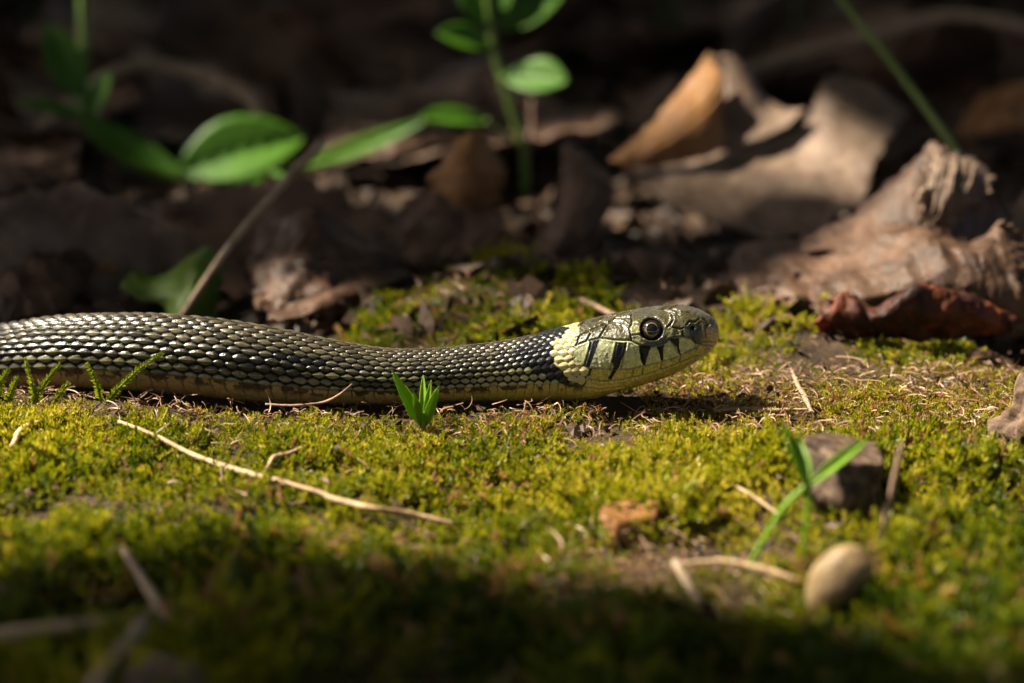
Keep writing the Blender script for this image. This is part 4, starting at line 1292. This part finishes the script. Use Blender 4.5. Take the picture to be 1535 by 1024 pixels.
yb = b[1]
tag(wedge('angular_stone', '', [[(1228, 780, yb - .2), (1262, 786, yb - .35), (1326, 776, yb), (1318, 740, yb + 1.0), (1225, 738, yb + 1.0)],
                                [(1214, 735, yb - .25), (1265, 748, yb - .40), (1326, 745, yb), (1318, 715, yb + 1.1), (1210, 705, yb + 1.0)],
                                [(1203, 668, yb + .05), (1250, 694, yb - .25), (1318, 698, yb + .1), (1312, 664, yb + 1.1), (1208, 650, yb + 1.0)],
                                [(1208, 656, yb + .3), (1240, 672, yb + .1), (1300, 686, yb + .4), (1296, 664, yb + 1.0), (1216, 648, yb + .9)]], 'stone', 4),
    'angular brown stone sitting in the moss behind the two-leaved sprout', 'stone')
b = on_ground(1540, 690)
stone('rough_stone', 'rough brown lump of earth lying past the dry upright stalk', 'stone', b + [.30, .75, .22], (.95, .80, .75), 'pale_stone', 21, cuts=9, rough=.40, rot=.3)
b = on_ground(1260, 932)
seed = stone('tan_seed', 'smooth oval tan seed lying in the shade of the moss near the two-leaved sprout', 'seed', at(1262, 872, b[1] - .1), (.40, .33, .55), 'seed', 12, cuts=3, rough=.05, rot=-.42, egg=-.08)

straw_thing('dry_straw', 'long pale bent straw lying across the sunlit moss', 'straw',
            line_on_moss([(178, 632), (230, 652), (290, 682), (360, 706), (420, 722), (478, 738), (500, 748), (560, 762), (620, 772), (682, 786)], .24),
            [.03, .036, .04, .045, .045, .03, .048, .045, .05, .03], 'straw_mid', 80, rough=.22, seed=11, px=False)
straw_thing('dry_twig', 'blurred brown twig with a forked end slanting into the dark moss', 'twig', line_on_moss([(185, 825), (205, 855), (230, 895), (250, 932)], .5), [.06, .065, .07, .06], 'straw_dull', rough=.1, seed=12, px=False)
straw_thing('dry_twig', 'thick blurred pale twig lying level in the shaded foreground moss', 'twig', line_on_moss([(-40, 955), (60, 944), (120, 938), (185, 930)], .5), [.08, .09, .09, .08], 'straw_dull', rough=.1, seed=13, px=False)
straw_thing('dry_twig', 'broad blurred stick rising from the frame\'s lower edge to the other twigs', 'twig', line_on_moss([(135, 1045), (165, 1000), (195, 960), (228, 918)], .5), [.12, .12, .11, .09], 'straw_dull', rough=.1, seed=14, px=False)
leaf_thing('leaf_scrap', 'blurred pinkish scrap of dead leaf in the dark foreground moss', 'leaf scrap', [[on_ground(185, 1040, .5), on_ground(190, 1010, .6), on_ground(205, 990, .4)], [on_ground(240, 1040, .55), on_ground(245, 1005, .7), on_ground(250, 985, .65)], [on_ground(295, 1045, .5), on_ground(298, 1015, .6), on_ground(300, 1000, .6)]],
           'dead_pale', nu=30, nv=24, wr=.05, rag=.06, seed=71, px=False)
leaf_thing('leaf_scrap', 'small dull scrap of leaf in the shade below the long straw', 'leaf scrap', [[on_ground(425, 885, .45), on_ground(430, 870, .5)], [on_ground(465, 878, .5), on_ground(470, 860, .55)], [on_ground(505, 868, .5), on_ground(508, 855, .5)]],
           'dead_brown', nu=24, nv=16, wr=.04, rag=.04, seed=72, px=False)
sb = on_ground(940, 805)
yb = sb[1]
leaf_thing('leaf_scrap', 'rusty brown curled leaf scrap standing in the moss', 'leaf scrap',
           [[(898, 776, yb), (902, 764, yb + .1), (912, 756, yb + .5)], [(922, 806, yb - .2), (928, 780, yb - .1), (938, 752, yb + .5)],
            [(950, 812, yb - .1), (956, 782, yb), (962, 748, yb + .6)], [(972, 800, yb + .2), (978, 775, yb + .2), (980, 752, yb + .6)]],
           'dead_orange', nu=50, nv=44, wr=.08, ws=2.0, rag=.06, fine=.012, th=.02, seed=73)
straw_thing('dry_straw', 'short tan straw lying level between the seed and the two-leaved sprout', 'straw', line_on_moss([(1028, 846), (1080, 842), (1130, 850), (1160, 858), (1196, 870)], .26), [.035, .045, .05, .05, .035], 'straw_mid', rough=.2, seed=15, px=False)
straw_thing('dry_straw', 'stubby straw stub crossing below the level tan straw', 'straw', line_on_moss([(1012, 842), (1028, 870), (1050, 905)], .24), [.05, .06, .05], 'straw_dull', rough=.2, seed=16, px=False)
straw_thing('dry_stalk', 'thin reddish dry stem standing upright beside the angular stone', 'stalk', [tuple(v) for v in [on_ground(1312, 850, .05), at(1325, 790, on_ground(1312, 850)[1] + .1), at(1338, 730, on_ground(1312, 850)[1] + .2), at(1351, 668, on_ground(1312, 850)[1] + .3)]], [.055, .05, .04, .035], 'twig', rough=.1, seed=17, px=False)
straw_thing('thin_twig', 'thin tan twig lying on moss left of the two-leaved sprout', 'twig', line_on_moss([(1055, 708), (1090, 722), (1130, 745), (1168, 772)], .24), [.022, .028, .028, .022], 'straw_mid', rough=.2, seed=18, px=False)
straw_thing('thin_twig', 'crooked brown twig joining the rusty leaf scrap', 'twig', line_on_moss([(985, 752), (1015, 742), (1045, 730), (1066, 712)], .24), [.035, .035, .03, .03], 'twig', rough=.2, seed=19, px=False)
straw_thing('pale_straw', 'pale split straw pointing away from the snake\'s snout', 'straw', line_on_moss([(1186, 552), (1195, 575), (1206, 595), (1217, 618)], .18), [.02, .035, .045, .03], 'straw_dull', rough=.25, seed=20, px=False)
straw_thing('pale_straw', 'pale straw lying level along the shadow of the snake\'s head', 'straw', line_on_moss([(1070, 616), (1110, 613), (1150, 615), (1215, 614)], .15), [.02, .035, .04, .02], 'straw_dull', rough=.25, seed=21, px=False)
straw_thing('thin_rootlet', 'thin reddish rootlet curving up against the snake\'s belly', 'rootlet', [on_ground(398, 606, .22), on_ground(440, 608, .24), on_ground(480, 604, .26), at(505, 594, -.75), at(528, 576, -.8)], [.016, .02, .022, .02, .014], 'twig', rough=.2, seed=22, px=False)
straw_thing('pale_straw', 'forked pale scrap of straw below the snake on the sunlit moss', 'straw', line_on_moss([(400, 702), (412, 685), (432, 680), (458, 668)], .24), [.02, .035, .03, .015], 'straw_mid', rough=.3, seed=23, px=False)
straw_thing('pale_straw', 'short pinkish straw bit on the moss where the snake leaves the light', 'straw', line_on_moss([(18, 670), (28, 650), (40, 640), (60, 632)], .24), [.04, .05, .05, .03], 'straw', rough=.3, seed=24, px=False)

# ------------------------------------------------------------------ unseen shrub added overhead, leaves cut to leave one gap for the sun
LIT = [(-250, 600), (60, 588), (130, 560), (250, 540), (500, 535), (900, 520), (1010, 492), (1150, 482), (1300, 478), (1420, 470), (1550, 470), (1800, 465),
       (1800, 930), (1450, 895), (1250, 855), (1080, 825), (900, 800), (700, 790), (480, 785), (250, 775), (-250, 770)]


def flat_at(px, py):
    d_ = ray(px, py)
    return (CAM + d_ * (-CAM[2] / d_[2]))[:2]


LITW = np.array([flat_at(*p) for p in LIT])
sh = thing('added_shade_shrub', 'unseen leafy shrub added overhead to shade all but one sunlit gap', 'shrub', (-70, 150, gz(-70, 150)))
o0 = np.array([-70, 150, gz(-70, 150)])
mesh_obj('added_trunk', *tube([o0 + [0, 0, -5], o0 + [5, -10, 40], o0 + [-4, -30, 85], o0 + [0, -60, 118]], [6, 4.5, 3.5, 2.5], 40, 12, rough=.1), 'bark', sh, origin=o0)
for k in range(14):
    a_ = k / 14 * 6.283
    e_ = np.array([-40 + 130 * math.cos(a_), 40 + 130 * math.sin(a_), 112 + 8 * math.sin(3 * a_)])
    st_ = o0 + [-2, -40, 98]
    Vb, Fb = tube([st_, st_ * .6 + e_ * .4 + [0, 0, 18], e_], [2.0, 1.2, .4], 30, 8, rough=.1)
    gb = Vb[:, :2] - Vb[:, 2:] * SUN[:2] / SUN[2]
    if np.any((np.abs(gb[:, 0]) < 22) & (np.abs(gb[:, 1]) < 18)):
        continue                                   # branches that would shade the gap are left out
    mesh_obj('added_branch', Vb, Fb, 'bark', sh, origin=o0)
NB, NS = 16000, 46000
NL = NB + NS
cx, cy = RNG.uniform(-270, 190, NL), RNG.uniform(-210, 270, NL)
cz_ = RNG.uniform(72, 122, NL) - 0.0006 * ((cx + 40) ** 2 + (cy - 30) ** 2)
near_ = np.arange(NL) >= NB                      # extra small leaves added to shade round the gap
rad_, ang_ = 62 * np.sqrt(RNG.random(NL)), RNG.uniform(0, 6.283, NL)
cz_ = np.where(near_, RNG.uniform(76, 116, NL), np.maximum(cz_, 55))
cx = np.where(near_, rad_ * np.cos(ang_) * 1.25 + cz_ * SUN[0] / SUN[2], cx)
cy = np.where(near_, rad_ * np.sin(ang_) + cz_ * SUN[1] / SUN[2] + 8, cy)
Ll = np.where(near_, RNG.uniform(3.2, 6.0, NL), RNG.uniform(7, 13, NL))
yaw = RNG.uniform(0, 6.28, NL); tl1, tl2 = RNG.normal(0, .4, NL), RNG.normal(0, .4, NL)
shp = np.array([[0, 0, 0], [.3, .28, .05], [.65, .24, .04], [1, 0, -.1], [.65, -.24, .04], [.3, -.28, .05], [.5, 0, -.02]]) - np.array([.5, 0, 0])
LV = shp[None] * Ll[:, None, None]
ca, sa = np.cos(tl1)[:, None], np.sin(tl1)[:, None]
LV = np.stack([LV[..., 0], LV[..., 1] * ca - LV[..., 2] * sa, LV[..., 1] * sa + LV[..., 2] * ca], -1)
ca, sa = np.cos(tl2)[:, None], np.sin(tl2)[:, None]
LV = np.stack([LV[..., 0] * ca + LV[..., 2] * sa, LV[..., 1], -LV[..., 0] * sa + LV[..., 2] * ca], -1)
ca, sa = np.cos(yaw)[:, None], np.sin(yaw)[:, None]
LV = np.stack([LV[..., 0] * ca - LV[..., 1] * sa, LV[..., 0] * sa + LV[..., 1] * ca, LV[..., 2]], -1)
LV = LV + np.stack([cx, cy, cz_], -1)[:, None]
LQ = np.concatenate([LV, 0.5 * LV[:, :6] + 0.5 * LV[:, 6:], 0.5 * LV[:, :6] + 0.5 * np.roll(LV[:, :6], 1, 1)], 1)
gxp = LQ[..., 0] - LQ[..., 2] * SUN[0] / SUN[2]
gyp = LQ[..., 1] - LQ[..., 2] * SUN[1] / SUN[2]
inside = in_poly(gxp + RNG.normal(0, .9, NL)[:, None], gyp + np.abs(RNG.normal(0, .95, NL))[:, None] * np.where(gyp.mean(1) < 0, 1, 0)[:, None], LITW).any(1)
inside |= in_poly(gxp, gyp, LITW).any(1)


def fleck(x0, x1, y0, y1, dep, keep_small, keep_big):      # leaves taken out to let dappled sun onto chosen spots
    q_ = [at(a_, b_, dep) for a_, b_ in ((x0, y0), (x1, y0), (x1, y1), (x0, y1))]
    q_ = np.array([p_[:2] - p_[2] * SUN[:2] / SUN[2] for p_ in q_])
    lo_, hi_ = q_.min(0) - 0.8, q_.max(0) + 0.8
    hit = ((gxp > lo_[0]) & (gxp < hi_[0]) & (gyp > lo_[1]) & (gyp < hi_[1])).any(1)
    return hit & (RNG.random(NL) > np.where(near_, keep_small, keep_big))


inside |= fleck(630, 850, -40, 290, Yb, .015, .2)
inside |= fleck(1330, 1500, 225, 440, 5.4, .045, .4)
inside |= fleck(200, 330, 380, 460, 5.6, .075, .6)
inside |= fleck(420, 480, 215, 270, 7.0, .12, .8)
inside |= fleck(30, 170, 0, 200, Yv, .04, .4)
inside |= fleck(180, 460, 170, 290, Yv, .15, .95)
inside |= fleck(940, 1100, 90, 240, 11.0, .11, .8)
inside |= fleck(1180, 1340, 120, 300, 11.0, .13, .85)
inside |= fleck(560, 900, 430, 500, 4.0, .15, .95)
LV = LV[~inside]
nl = len(LV)
fb = np.array([[0, 1, 6], [1, 2, 6], [2, 3, 6], [3, 4, 6], [4, 5, 6], [5, 0, 6]])
LF = (fb[None] + (np.arange(nl) * 7)[:, None, None]).reshape(-1, 3)
cr = mesh_obj('shade_crown', LV.reshape(-1, 3), LF, 'shade_canopy', sh, smooth=False, origin=o0)
cr['kind'] = 'stuff'
